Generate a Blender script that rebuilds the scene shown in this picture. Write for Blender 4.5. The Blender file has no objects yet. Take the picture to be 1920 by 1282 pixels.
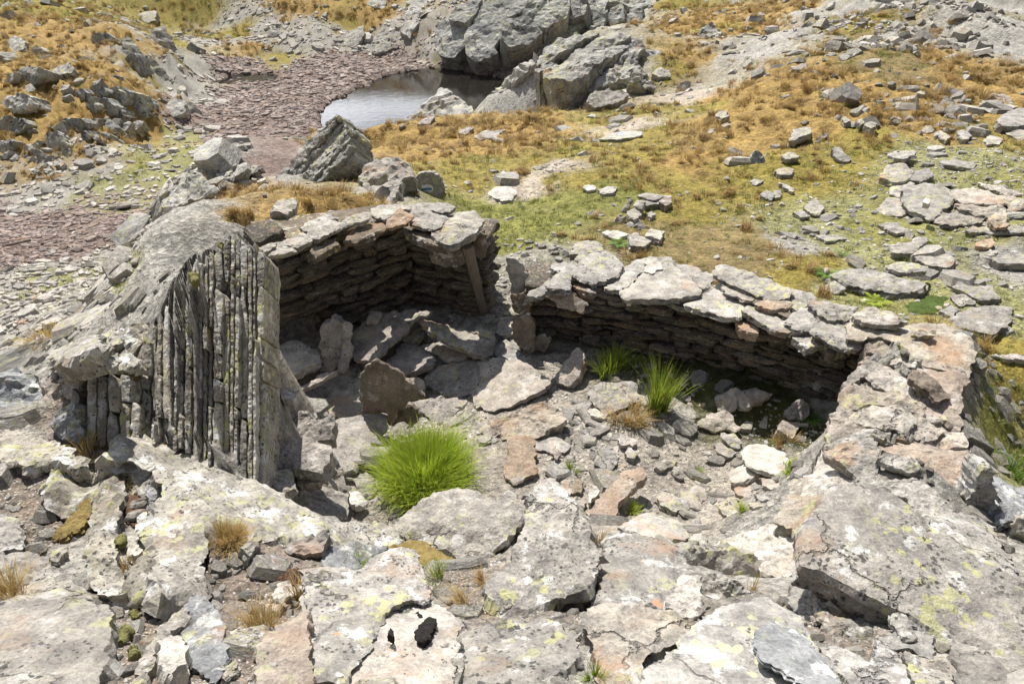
import bpy, math, random
import numpy as np
from mathutils import Vector, Matrix
from mathutils.geometry import delaunay_2d_cdt

# ------------------------------------------------------------------ camera, world, sun, exposure
SC = bpy.context.scene
COL = SC.collection
CAMZ, PITCH, FPX = 3.5, math.radians(33.0), 1280.0
cam = bpy.data.cameras.new('camera'); camo = bpy.data.objects.new('camera', cam); COL.objects.link(camo)
cam.sensor_width = 36.0; cam.lens = 36.0 * FPX / 1920.0
cam.clip_start = 0.05; cam.clip_end = 2000
camo.location = (0, 0, CAMZ); camo.rotation_euler = (math.radians(90) - PITCH, 0, 0)
SC.camera = camo
SUN_EL, SUN_AZ = math.radians(57), math.radians(-18)      # azimuth from +y towards +x
sd = Vector((math.sin(SUN_AZ)*math.cos(SUN_EL), math.cos(SUN_AZ)*math.cos(SUN_EL), math.sin(SUN_EL)))
sun = bpy.data.lights.new('sun', 'SUN'); sun.energy = 4.9; sun.angle = math.radians(0.53); sun.color = (1.0, 0.94, 0.86)
suno = bpy.data.objects.new('sun', sun); COL.objects.link(suno)
suno.rotation_euler = (-sd).to_track_quat('-Z', 'Y').to_euler()
W = bpy.data.worlds.new('World'); SC.world = W; W.use_nodes = True
wn = W.node_tree.nodes; wl = W.node_tree.links
for n in list(wn): wn.remove(n)
sky = wn.new('ShaderNodeTexSky'); sky.sky_type = 'NISHITA'; sky.sun_disc = False
sky.sun_elevation = SUN_EL; sky.sun_rotation = SUN_AZ; sky.altitude = 2300; sky.air_density = 1.0; sky.dust_density = 1.2
tc = wn.new('ShaderNodeTexCoord'); mp = wn.new('ShaderNodeMapping'); mp.inputs['Scale'].default_value = (1.6, 1.6, 4.5)
mp.inputs['Location'].default_value = (0.35, 0.2, 0.1)
cn = wn.new('ShaderNodeTexNoise'); cn.inputs['Scale'].default_value = 1.5; cn.inputs['Detail'].default_value = 7; cn.inputs['Roughness'].default_value = 0.55
cr = wn.new('ShaderNodeValToRGB'); cr.color_ramp.elements[0].position = 0.50; cr.color_ramp.elements[1].position = 0.70
mx = wn.new('ShaderNodeMix'); mx.data_type = 'RGBA'
mx.inputs[7].default_value = (25, 25.4, 26, 1)
bg = wn.new('ShaderNodeBackground'); bg.inputs['Strength'].default_value = 0.05
wo = wn.new('ShaderNodeOutputWorld')
wl.new(tc.outputs['Generated'], mp.inputs[0]); wl.new(mp.outputs[0], cn.inputs[0]); 
sx = wn.new('ShaderNodeSeparateXYZ'); wl.new(tc.outputs['Generated'], sx.inputs[0])
m1 = wn.new('ShaderNodeMath'); m1.operation = 'SUBTRACT'; m1.inputs[0].default_value = 1.0; wl.new(sx.outputs[2], m1.inputs[1])
m2 = wn.new('ShaderNodeMath'); m2.operation = 'POWER'; m2.inputs[1].default_value = 2.2; wl.new(m1.outputs[0], m2.inputs[0])
m3 = wn.new('ShaderNodeMath'); m3.operation = 'MULTIPLY_ADD'; m3.inputs[1].default_value = 0.24; wl.new(m2.outputs[0], m3.inputs[0]); wl.new(cn.outputs['Fac'], m3.inputs[2])
wl.new(m3.outputs[0], cr.inputs[0])      # clouds crowd together towards the horizon
wl.new(cr.outputs[0], mx.inputs[0]); wl.new(sky.outputs[0], mx.inputs[6]); wl.new(mx.outputs[2], bg.inputs[0]); wl.new(bg.outputs[0], wo.inputs[0])
# clouds near the sun are the brightest
dp = wn.new('ShaderNodeVectorMath'); dp.operation = 'DOT_PRODUCT'; wl.new(tc.outputs['Generated'], dp.inputs[0]); dp.inputs[1].default_value = sd
mr = wn.new('ShaderNodeMapRange'); mr.inputs[1].default_value = 0.45; mr.inputs[2].default_value = 0.85; mr.inputs[3].default_value = 1.0; mr.inputs[4].default_value = 16.0; wl.new(dp.outputs['Value'], mr.inputs[0])
vs = wn.new('ShaderNodeVectorMath'); vs.operation = 'SCALE'; vs.inputs[0].default_value = (4.0, 4.1, 4.3); wl.new(mr.outputs[0], vs.inputs['Scale']); wl.new(vs.outputs[0], mx.inputs[7])
SC.view_settings.view_transform = 'Standard'; SC.view_settings.look = 'None'
SC.view_settings.exposure = 0.63; SC.view_settings.gamma = 1; SC.view_settings.use_curve_mapping = False
SC.render.engine = 'CYCLES'
SC.cycles.max_bounces = 6; SC.cycles.diffuse_bounces = 3; SC.cycles.glossy_bounces = 3; SC.cycles.transmission_bounces = 4
RNG = np.random.default_rng(7); random.seed(7)

# ------------------------------------------------------------------ helpers: numbers
def hsh(ix, iy, iz, seed):
    h = (ix.astype(np.int64) * 374761393 + iy.astype(np.int64) * 668265263 + iz.astype(np.int64) * 2147483647 % 1442695 * 1274126177 + seed * 974634777) & 0xffffffff
    h = ((h ^ (h >> 13)) * 1274126177) & 0xffffffff
    h = ((h ^ (h >> 16)) * 2246822519) & 0xffffffff
    return ((h ^ (h >> 15)) & 0xffffff) / 16777216.0
def vnoise(p, seed=0):
    p = np.asarray(p, float); i = np.floor(p); f = p - i; i = i.astype(np.int64)
    u = f*f*f*(f*(f*6-15)+10); x, y, z = i[..., 0], i[..., 1], i[..., 2]
    r = 0
    for dx in (0, 1):
        wx = u[..., 0] if dx else 1-u[..., 0]
        for dy in (0, 1):
            wy = u[..., 1] if dy else 1-u[..., 1]
            for dz in (0, 1):
                wz = u[..., 2] if dz else 1-u[..., 2]
                r = r + wx*wy*wz*hsh(x+dx, y+dy, z+dz, seed)
    return r*2-1
def fbm(p, seed=0, oct=4, lac=2.03, gain=0.5):
    a, s, r = 1.0, 0.0, 0; p = np.asarray(p, float)
    for k in range(oct):
        r = r + a*vnoise(p, seed+k*17); s += a; a *= gain; p = p*lac + 13.7
    return r/s
def ridged(p, seed=0, oct=4):
    a, s, r = 1.0, 0.0, 0; p = np.asarray(p, float)
    for k in range(oct):
        r = r + a*(1-np.abs(vnoise(p, seed+k*17))*2); s += a; a *= 0.5; p = p*2.07 + 7.1
    return r/s
def P3(x, y, z=0.0):
    x = np.asarray(x, float); return np.stack([x, np.broadcast_to(y, x.shape), np.broadcast_to(z, x.shape)], -1)
cp, sp = math.cos(PITCH), math.sin(PITCH)
def ray(px, py):
    xc, yc = (px-960)/FPX, (641-py)/FPX
    return np.array([xc, cp+sp*yc, -sp+cp*yc])
def at_z(px, py, z):
    d = ray(px, py); t = (z-CAMZ)/d[2]; return np.array([0, 0, CAMZ])+d*t
def on_plane(px, py, p0, n):
    d = ray(px, py); o = np.array([0, 0, CAMZ]); t = np.dot(p0-o, n)/np.dot(d, n); return o+d*t
def to_px(P):
    P = np.asarray(P, float); q = P-np.array([0, 0, CAMZ]); zc = q[..., 1]*cp - q[..., 2]*sp; yc = q[..., 1]*sp + q[..., 2]*cp
    zz = np.where(zc > 1e-3, zc, 1e-3)
    return 960+FPX*q[..., 0]/zz, 641-FPX*yc/zz, zc

# ------------------------------------------------------------------ helpers: meshes and tags
def mk_mesh(name, V, F, mat=None, smooth=False, attrs=None):
    V = np.asarray(V, np.float32); F = np.asarray(F, np.int32)
    me = bpy.data.meshes.new(name); me.vertices.add(len(V)); me.vertices.foreach_set('co', V.ravel())
    k = F.shape[1]; me.loops.add(F.size); me.loops.foreach_set('vertex_index', F.ravel())
    me.polygons.add(len(F)); me.polygons.foreach_set('loop_start', np.arange(0, F.size, k, dtype=np.int32))
    me.polygons.foreach_set('use_smooth', np.full(len(F), bool(smooth)))
    if attrs:
        for an, (ty, arr) in attrs.items():
            a = me.attributes.new(an, ty, 'POINT')
            a.data.foreach_set('color' if ty == 'FLOAT_COLOR' else ('vector' if ty == 'FLOAT_VECTOR' else 'value'), np.asarray(arr, np.float32).ravel())
    me.update(calc_edges=True)
    if mat: me.materials.append(mat)
    return me
def obj(name, me, parent=None, loc=None, mw=None):
    o = bpy.data.objects.new(name, me); COL.objects.link(o)
    if parent is not None: o.parent = parent
    if mw is not None: o.matrix_world = mw if parent is None else mw
    if loc is not None: o.location = loc
    return o
def tag(o, label=None, cat=None, group=None, kind=None):
    if label: o['label'] = label
    if cat: o['category'] = cat
    if group: o['group'] = group
    if kind: o['kind'] = kind
    elif cat: o['kind'] = 'thing'
    return o
def empty(name, loc):
    o = bpy.data.objects.new(name, None); COL.objects.link(o); o.location = loc; o.empty_display_size = .2; return o

# ------------------------------------------------------------------ materials
def newmat(name):
    m = bpy.data.materials.new(name); m.use_nodes = True; nt = m.node_tree
    for n in list(nt.nodes): nt.nodes.remove(n)
    out = nt.nodes.new('ShaderNodeOutputMaterial'); b = nt.nodes.new('ShaderNodeBsdfPrincipled')
    b.inputs['Roughness'].default_value = 0.9; b.inputs['Specular IOR Level'].default_value = 0.25
    nt.links.new(b.outputs[0], out.inputs[0]); return m, nt, b
class N:
    def __init__(s, nt): s.nt = nt
    def lk(s, v, sock):
        if v is None: return
        if hasattr(v, 'is_output') or isinstance(v, bpy.types.NodeSocket): s.nt.links.new(v, sock)
        else: sock.default_value = v
    def noise(s, vec, scale, detail=4, rough=.5, dist=0, out='Fac'):
        n = s.nt.nodes.new('ShaderNodeTexNoise'); n.inputs['Scale'].default_value = scale; n.inputs['Detail'].default_value = detail
        n.inputs['Roughness'].default_value = rough; n.inputs['Distortion'].default_value = dist; s.lk(vec, n.inputs['Vector']); return n.outputs[out]
    def voro(s, vec, scale, feat='F1', out='Distance', rnd=1):
        n = s.nt.nodes.new('ShaderNodeTexVoronoi'); n.feature = feat; n.inputs['Scale'].default_value = scale; n.inputs['Randomness'].default_value = rnd
        s.lk(vec, n.inputs['Vector']); return n.outputs[out]
    def mapr(s, v, a, b, c=0, d=1, t='SMOOTHSTEP'):
        n = s.nt.nodes.new('ShaderNodeMapRange'); n.interpolation_type = t; s.lk(v, n.inputs[0])
        for i, x in enumerate((a, b, c, d)): n.inputs[i+1].default_value = x
        return n.outputs[0]
    def math(s, op, a, b=None, c=None):
        n = s.nt.nodes.new('ShaderNodeMath'); n.operation = op; s.lk(a, n.inputs[0])
        if b is not None: s.lk(b, n.inputs[1])
        if c is not None: s.lk(c, n.inputs[2])
        return n.outputs[0]
    def vmath(s, op, a, b):
        n = s.nt.nodes.new('ShaderNodeVectorMath'); n.operation = op; s.lk(a, n.inputs[0]); s.lk(b, n.inputs[1]); return n.outputs[0]
    def mix(s, f, a, b, t='MIX'):
        n = s.nt.nodes.new('ShaderNodeMix'); n.data_type = 'RGBA'; n.blend_type = t; s.lk(f, n.inputs[0])
        s.lk(a if not isinstance(a, tuple) else (*a, 1)[:4], n.inputs[6]); s.lk(b if not isinstance(b, tuple) else (*b, 1)[:4], n.inputs[7]); return n.outputs[2]
    def bump(s, h, dist, strength=1, normal=None):
        n = s.nt.nodes.new('ShaderNodeBump'); n.inputs['Distance'].default_value = dist; n.inputs['Strength'].default_value = strength
        s.lk(h, n.inputs['Height'])
        if normal is not None: s.lk(normal, n.inputs['Normal'])
        return n.outputs[0]
def rockmat(name, c1, c2, rust=.3, lich=0., blk=0., white=0., strata=.5, fine=1., tint=.18, crack=0., orange=0., dist=1.):
    m, nt, b = newmat(name); g = N(nt)
    t = nt.nodes.new('ShaderNodeTexCoord').outputs['Object']; oi = nt.nodes.new('ShaderNodeObjectInfo').outputs['Random']
    at = nt.nodes.new('ShaderNodeAttribute'); at.attribute_name = 'tint'
    rnd = g.math('FRACT', g.math('ADD', oi, at.outputs['Fac']))
    co = g.vmath('ADD', t, g.vmath('MULTIPLY', nt.nodes.new('ShaderNodeObjectInfo').outputs['Random'], (31., 47., 19.)))
    big = g.noise(co, 1.7/dist, 5, .55); mid = g.noise(co, 9/dist, 8, .68); fin = g.noise(co, 70/dist, 4, .7)
    stv = g.vmath('MULTIPLY', co, (3.0, 1.2, 26.)); st = g.noise(stv, 1.2/dist, 6, .6)
    c = g.mix(g.mapr(big, .32, .68), c1, c2)
    c = g.mix(g.mapr(st, .3, .7, 0, strata*.5), c, tuple(x*.62 for x in c1))
    c = g.mix(1., c, g.mix(g.mapr(mid, .28, .72), (.58, .58, .59), (1.26, 1.25, 1.22)), 'MULTIPLY')
    c = g.mix(fine*.6, c, g.mix(g.mapr(fin, .3, .7), (.6, .6, .6), (1.3, 1.3, 1.3)), 'MULTIPLY')
    if rust > 0:
        rm = g.mapr(g.noise(g.vmath('ADD', co, (5., 1., 9.)), 2.3/dist, 6, .62), .60-.12*rust, .74-.06*rust, 0, .75)
        c = g.mix(rm, c, g.mix(fin, (.30, .19, .115), (.40, .27, .18)))
    if white > 0:
        wm = g.mapr(g.noise(g.vmath('ADD', co, (15., 11., 3.)), 7/dist, 9, .72), .57-.05*white, .63-.03*white, 0, .85*min(1, white+.3))
        c = g.mix(wm, c, (.60, .60, .58))
    if lich > 0:
        lm = g.math('MULTIPLY', g.mapr(g.noise(g.vmath('ADD', co, (2., 21., 3.)), 2.1/dist, 3, .5), .5-.1*lich, .62-.1*lich), g.mapr(g.math('ADD', g.math('MULTIPLY', g.math('SUBTRACT', g.noise(co, 8/dist, 4, .7), .5), -1.6), g.voro(g.vmath('ADD', co, g.vmath('MULTIPLY', g.noise(co, 28/dist, 4, .7, out='Color'), (.05*dist, .05*dist, .05*dist))), 16/dist)), .38, .30))
        c = g.mix(g.math('MULTIPLY', lm, min(1, .55+lich*.4)), c, g.mix(mid, (.36, .36, .17), (.48, .47, .27)))
    if blk > 0:
        bm = g.voro(g.vmath('ADD', g.vmath('ADD', co, (3., 7., 13.)), g.vmath('MULTIPLY', g.noise(co, 45/dist, 4, .7, out='Color'), (.03*dist, .03*dist, .03*dist))), 42/dist)
        bm = g.mapr(g.math('ADD', bm, g.math('MULTIPLY', g.math('SUBTRACT', g.noise(co, 13/dist, 5, .75), .5), -2.4)), .22+.05*blk, .10+.05*blk)
        bm2 = g.mapr(g.noise(g.vmath('ADD', co, (9., 9., 1.)), 2.6/dist, 3, .5), .52-.12*blk, .66-.12*blk)
        c = g.mix(g.math('MULTIPLY', g.math('MULTIPLY', bm, bm2), .85), c, (.05, .05, .05))
    if orange > 0:
        om = g.mapr(g.voro(g.vmath('ADD', co, g.vmath('MULTIPLY', g.noise(co, 40, 3, .6, out='Color'), (.04, .04, .04))), 3.2/dist), .14*orange, .11*orange)
        c = g.mix(g.math('MULTIPLY', om, .8), c, (.62, .24, .10))
    if crack > 0:
        wv = g.vmath('ADD', co, g.vmath('MULTIPLY', g.noise(co, 3/dist, 6, .6, out='Color'), (.5*dist, .5*dist, .5*dist)))
        ck = g.voro(wv, 1.5/dist, 'DISTANCE_TO_EDGE'); ckm = g.mapr(ck, .0, .018, 1, 0)
        ckm = g.math('MULTIPLY', ckm, g.mapr(big, .42, .55)); c = g.mix(g.math('MULTIPLY', ckm, crack), c, (.05, .045, .04))
    v = g.math('MULTIPLY_ADD', rnd, 2*tint, 1-tint)
    hs = nt.nodes.new('ShaderNodeHueSaturation'); g.lk(v, hs.inputs['Value']); g.lk(g.math('MULTIPLY_ADD', g.math('FRACT', g.math('MULTIPLY', rnd, 7.3)), .5, .75), hs.inputs['Saturation']); g.lk(c, hs.inputs['Color'])
    nt.links.new(hs.outputs[0], b.inputs['Base Color'])
    h = g.math('ADD', g.math('MULTIPLY', mid, 1.0), g.math('MULTIPLY', fin, .22)); h = g.math('ADD', h, g.math('MULTIPLY', st, strata*.8))
    if crack > 0: h = g.math('SUBTRACT', h, g.math('MULTIPLY', ckm, .5))
    nt.links.new(g.bump(h, .028*dist, .9), b.inputs['Normal']); return m
GREY, WARM = (.33, .325, .315), (.41, .385, .35)
M = {}
M['fg'] = rockmat('lichened_schist', (.29, .28, .26), (.38, .36, .33), crack=.6, rust=.35, lich=.36, blk=.95, white=.6, orange=.6)
M['fgplain'] = rockmat('pale_schist', (.32, .305, .28), (.40, .375, .335), crack=.7, rust=.4, lich=.15, blk=.35, white=.25)
M['tan'] = rockmat('tan_schist', (.38, .30, .235), (.42, .37, .31), rust=1., lich=.05, blk=.2, white=.2)
M['hut'] = rockmat('hut_slab', (.36, .33, .295), (.44, .405, .36), rust=.35, lich=.06, blk=.15, white=.15)
M['brown'] = rockmat('brown_slab', (.20, .165, .13), (.28, .24, .20), rust=.6, white=.15)
M['whit'] = rockmat('bleached_slab', (.46, .44, .40), (.56, .53, .48), rust=.1, strata=.2)
M['wall'] = rockmat('wall_stone', (.135, .118, .097), (.21, .18, .145), rust=.7, lich=.25, white=.3, tint=.3)
M['cap'] = rockmat('cap_stone', (.33, .315, .29), (.42, .395, .355), rust=.3, lich=.3, blk=.3, white=.2, strata=.8)
M['ramp'] = rockmat('rampart_stone', (.36, .325, .28), (.44, .40, .345), rust=.75, lich=.2, blk=.2, white=.2, strata=.7)
M['rib'] = rockmat('rib_schist', (.30, .28, .24), (.46, .435, .38), rust=.25, lich=.65, blk=1.1, white=.9, tint=.22, strata=.3)
M['ribdark'] = rockmat('blue_grey_schist', (.24, .25, .26), (.32, .33, .34), rust=.1, lich=.2, blk=.6, white=.6)
M['crag'] = rockmat('crag_schist', (.34, .335, .31), (.44, .43, .40), rust=.25, lich=.45, blk=.5, white=.2, dist=2.5, crack=.5)
M['cliff'] = rockmat('cliff_schist', (.31, .32, .295), (.39, .395, .37), rust=.15, lich=.55, blk=.6, white=.3, dist=4, crack=.9)
M['stone'] = rockmat('loose_stone', (.34, .325, .30), (.44, .42, .38), rust=.35, lich=.15, white=.2, tint=.33, fine=.6)
M['red'] = rockmat('reddish_stone', (.215, .17, .152), (.30, .25, .225), rust=.2, tint=.33, fine=.6, strata=.2, dist=2)
# ------------------------------------------------------------------ terrain: heights at points of the place
CP = []   # (px, py, z)
def cpz(z, *pts):
    for a, b in pts: CP.append((a, b, z))
cpz(0, (560,720),(640,660),(750,610),(860,620),(940,590),(1000,690),(1200,720),(1400,760),(1490,815),(640,820),(620,900),(800,850),(900,920),(1100,930),(1250,950),(1400,920),(1440,860),(720,940),(1000,820),(1200,830))
cpz(.02, (1050,960),(1300,985))
cpz(.62, (515,960),(620,985)); cpz(.52, (720,1015),(800,1045)); cpz(.5, (1130,1010)); cpz(.35, (1280,1035)); cpz(.45, (1420,1050)); cpz(.62, (960,1060),(1500,960))
cpz(.74, (1640,655),(1620,700),(1580,800)); cpz(.78, (1700,720),(1700,800),(1780,700),(1820,640)); cpz(.8, (1780,860),(1640,900)); cpz(.66, (1550,870))
cpz(.28, (1875,640),(1900,700)); cpz(.1, (1915,790)); cpz(.15, (1915,900)); cpz(.7, (1860,1000))
cpz(.92, (1700,1000),(1600,1060)); cpz(.95, (1900,1080)); cpz(1.0, (1500,1160),(1100,1150)); cpz(.75, (1300,1090)); cpz(1.15, (1750,1180))
cpz(1.5, (960,1282),(400,1282),(0,1282),(700,1290)); cpz(1.4, (1500,1282),(1920,1282),(1250,1282))
cpz(.95, (900,1150)); cpz(.8, (700,1060),(820,1090)); cpz(1.12, (400,1120),(600,1150)); cpz(1.25, (0,1100),(200,1130)); cpz(1.1, (300,1000),(150,1000)); cpz(1.05, (450,1020),(300,880)); cpz(.8, (500,985))
cpz(1.1, (0,950),(60,880)); cpz(1.0, (170,860),(0,830))
cpz(1.05, (390,850)); cpz(.9, (460,900)); cpz(.98, (250,840))
cpz(1.74, (432,475));  cpz(1.75, (365,530)); cpz(1.6, (330,580)); cpz(1.35, (270,640)); cpz(1.1, (200,680),(130,700)); cpz(.9, (40,740))
cpz(1.15, (380,420)); cpz(1.2, (330,420)); cpz(.9, (300,420)); cpz(1.25, (280,530)); cpz(.9, (230,580)); cpz(.3, (150,600)); cpz(0, (60,670)); cpz(.4, (100,660))
cpz(-1.2, (60,620)); cpz(-1.6, (140,570)); cpz(-3.2, (60,560)); cpz(-3.5, (210,530)); cpz(-5, (100,500),(230,490)); cpz(-6.2, (0,480)); cpz(-6.4, (230,440),(120,470))
cpz(.95, (480,445),(560,425)); cpz(.85, (680,380)); cpz(.6, (450,390),(640,370)); cpz(.5, (560,370)); cpz(.25, (480,360)); cpz(.2, (400,350),(520,335)); cpz(.1, (350,350)); cpz(0, (300,360)); cpz(-.2, (430,300)); cpz(.4, (680,340),(720,360)); cpz(.2, (760,320)); cpz(0, (650,320)); cpz(-.3, (600,250)); cpz(-.4, (640,280))
cpz(.1, (930,520)); cpz(0.05, (930,470),(960,440)); cpz(0, (880,400),(900,350)); cpz(.2, (1000,475),(1150,460)); cpz(.28, (1300,485),(1500,540),(1650,575)); cpz(.3, (1780,590))
cpz(-7.1, (0,420),(180,420)); cpz(-7.15, (250,380),(300,340),(100,370)); cpz(-7.0, (150,350),(350,270)); cpz(-7.25, (380,220),(430,260),(480,300),(400,160))
cpz(-7.4, (500,190),(560,260),(520,280)); cpz(-7.3, (600,115),(700,105),(500,115),(790,112)); cpz(-7.44, (585,215),(640,182),(690,158),(735,137)); cpz(-7.43, (830,127),(930,147),(880,135))
cpz(-8.1, (680,215),(760,185),(660,240),(880,175),(720,240)); cpz(-7.8, (800,150),(870,152),(740,160)); cpz(-7.56, (425,150),(480,148),(525,150)); cpz(-7.42, (390,150),(460,163),(540,140),(460,134),(600,170))
cpz(-.5, (700,275)); cpz(-.9, (660,262)); cpz(-1.1, (730,250)); cpz(-1.3, (790,220)); cpz(-1.2, (860,200)); cpz(-1.6, (930,190)); cpz(-.6, (850,260)); cpz(-.5, (950,260)); cpz(-.9, (950,220)); cpz(-.6, (1140,200),(1040,210)); cpz(-.1, (1140,75)); cpz(0, (1200,110)); cpz(-.6, (1020,130)); cpz(-.3, (1270,160)); cpz(-.2, (1250,220)); cpz(-.3, (1100,250))
cpz(.1, (1300,250),(1100,320)); cpz(-.05, (960,320),(960,380)); cpz(.1, (1200,400),(1300,350)); cpz(.2, (1500,400),(1100,420)); cpz(.05, (1330,170)); cpz(.1, (1400,105)); cpz(.6, (1550,45)); cpz(1.0, (1690,5)); cpz(.75, (1620,90)); cpz(.55, (1500,150)); cpz(.4, (1500,220)); cpz(.6, (1700,160),(1850,140)); cpz(.4, (1700,300)); cpz(.5, (1900,300),(1900,200)); cpz(.4, (1900,450)); cpz(.3, (1700,450)); cpz(.7, (1800,60)); cpz(.5, (1880,110))
cpz(-6.9, (850,112),(700,95),(600,100),(450,110)); cpz(-3.6, (900,0),(1050,0)); cpz(-5.2, (870,60),(1000,50)); cpz(-4.0, (1150,20)); cpz(-5.5, (500,45),(600,50)); cpz(-4, (500,0),(650,0)); cpz(-5.6, (700,50)); cpz(-5, (780,40)); cpz(-6.5, (400,110),(380,60)); cpz(-3.2, (1250,30),(1350,10)); cpz(-2.6, (1320,90)); cpz(-3.4, (1240,80))
cpz(-3, (0,0),(100,0)); cpz(-3.6, (250,50),(150,60),(0,60)); cpz(-4.3, (200,120),(100,110)); cpz(-4.8, (100,180),(230,160)); cpz(-5, (0,200)); cpz(-5.4, (150,225),(200,200)); cpz(-6.6, (120,320),(240,240),(200,260),(0,310)); cpz(-6.9, (330,180),(300,230),(360,210)); cpz(-5.6, (310,70),(340,120)); cpz(-5, (290,20)); cpz(-5.0, (270,110)); cpz(-6.3, (310,160)); cpz(-5.9, (30,260)); cpz(-6.2, (70,280))
CW = []   # world points
for p in CP: CW.append(at_z(*p))
# beyond the frame
for x, y, z in [(-1.02,2.85,.2),(-1.0,3.1,.08),(-1.1,3.5,0),(-1.4,4.0,0),(-1.75,4.5,0),(-1.5,3.2,1.25),(-1.5,2.85,1.0),(-1.95,4.1,1.35),(-1.65,3.7,1.55),(-1.9,3.7,1.6),(-1.25,3.75,.3),(0,.4,1.7),(0,-.6,1.9),(1.5,-.5,1.8),(-1.5,-.5,1.9),(2.5,.5,1.6),(-2.5,.6,1.7),(3.2,1.8,.9),(-3,2,1.2),(5,3,.3),(-5,4,-.3),(5,6,.35),(9,8,.5),(-9,8,-3),(12,12,.5),(0,-4,2.6),(4,-3,2.2),(-4,-3,2.4),(0,-12,4),(8,-8,3),(-8,-8,3),(20,0,2),(-20,0,-3),
                (22,22,-1),(26,32,-2.2),(14,34,-2.5),(18,27,-1.5),(8,26,-3.2),(11,30,-3),(3,27,-5.5),(-2,24,-6.5),(-7,22,-7),(-12,18,-6.9),(-6,16,-5.6),(-3.6,14,-3),(-9,14,-6),(-5.5,12,-3),(-6.5,10,-2.5),(-5,8,-1.6),(0,19,-3),(3,24,-3),
                (32,45,1),(30,60,4),(10,62,-2.6),(0,72,-1.0),(-12,74,-1.5),(-30,75,0),(-50,70,1),(-60,40,-2),(0,95,4),(25,95,6),(-30,95,3),(50,80,8),(60,40,8),(0,140,11),(60,130,18),(-60,130,11),(100,60,26),(-100,60,18),(0,260,28),(150,200,36),(-150,200,26),(260,0,40),(-260,0,20),(0,-260,60),(150,-200,50),(-150,-200,40),(0,-60,14),(60,-40,12),(-60,-40,6),(0,600,60),(500,300,60),(-500,300,60),(500,-300,50),(-500,-300,50)]:
    CW.append(np.array([x, y, z]))
CW = np.array(CW)
def pol(x, y): return np.arctan2(x, y), np.log(np.hypot(x, y)+1e-9)
cth, clr = pol(CW[:, 0], CW[:, 1])
def phi(d2): return np.sqrt(d2+.0009)
D2 = (cth[:, None]-cth[None])**2+(clr[:, None]-clr[None])**2
n = len(CW); A = np.zeros((n+1, n+1)); A[:n, :n] = phi(D2)-np.eye(n)*.004; A[:n, n] = 1; A[n, :n] = 1
sol = np.linalg.solve(A, np.append(CW[:, 2], 0))
def rbf(th, lr):
    out = np.empty(th.shape); tf, lf = th.ravel(), lr.ravel(); o = out.reshape(-1)
    for i in range(0, len(tf), 20000):
        d2 = (tf[i:i+20000, None]-cth)**2+(lf[i:i+20000, None]-clr)**2; o[i:i+20000] = phi(d2)@sol[:n]+sol[n]
    return out
TH = np.concatenate([np.radians(np.linspace(-180, -47, 40)[:-1]), np.radians(np.linspace(-47, 47, 640)), np.radians(np.linspace(47, 180, 40)[1:])])
LR = np.concatenate([np.linspace(math.log(.35), math.log(1.1), 24)[:-1], np.linspace(math.log(1.1), math.log(82), 760), np.linspace(math.log(82), math.log(700), 50)[1:]])
T2, L2 = np.meshgrid(TH, LR, indexing='ij')
R2 = np.exp(L2); X2, Y2 = np.sin(T2)*R2, np.cos(T2)*R2
HS = rbf(T2, L2)
def inside(x, y, poly):
    r = np.zeros(np.shape(x), bool); n_ = len(poly)
    for i in range(n_):
        x0, y0 = poly[i][:2]; x1, y1 = poly[(i+1) % n_][:2]
        if y0 == y1: continue
        r ^= ((y0 > y) != (y1 > y)) & (x < (x1-x0)*(y-y0)/(y1-y0)+x0)
    return r
FLOOR = [(-1.08,2.95),(-1.25,3.6),(-1.5,4.0),(-2.2,4.75),(-2.2,5.25),(-1.15,6.3),(-.22,6.05),(.1,5.5),(1.6,5.1),(2.75,4.3),(2.3,3.75),(1.95,3.35),(-.9,2.95)]
HS = np.where(inside(X2, Y2, FLOOR), np.minimum(HS, .04), HS)
def grid_at(G, x, y):
    th, lr = pol(np.asarray(x, float), np.asarray(y, float))
    i = np.clip(np.interp(th, TH, np.arange(len(TH))), 0, len(TH)-1.001); j = np.clip(np.interp(lr, LR, np.arange(len(LR))), 0, len(LR)-1.001)
    a, b = i.astype(int), j.astype(int); u, v = i-a, j-b
    return G[a, b]*(1-u)*(1-v)+G[a+1, b]*u*(1-v)+G[a, b+1]*(1-u)*v+G[a+1, b+1]*u*v
TT = np.exp(np.linspace(math.log(1.0), math.log(300), 1500))
def hit(px, py, G=None):
    G = HS if G is None else G
    d = ray(px, py); Q = np.array([0, 0, CAMZ])+TT[:, None]*d
    f = Q[:, 2]-grid_at(G, Q[:, 0], Q[:, 1]); k = np.argmax(f < 0)
    if f[k] >= 0: k = len(TT)-1
    k = max(k, 1); u = f[k-1]/(f[k-1]-f[k]+1e-12); return Q[k-1]*(1-u)+Q[k]*u
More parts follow.
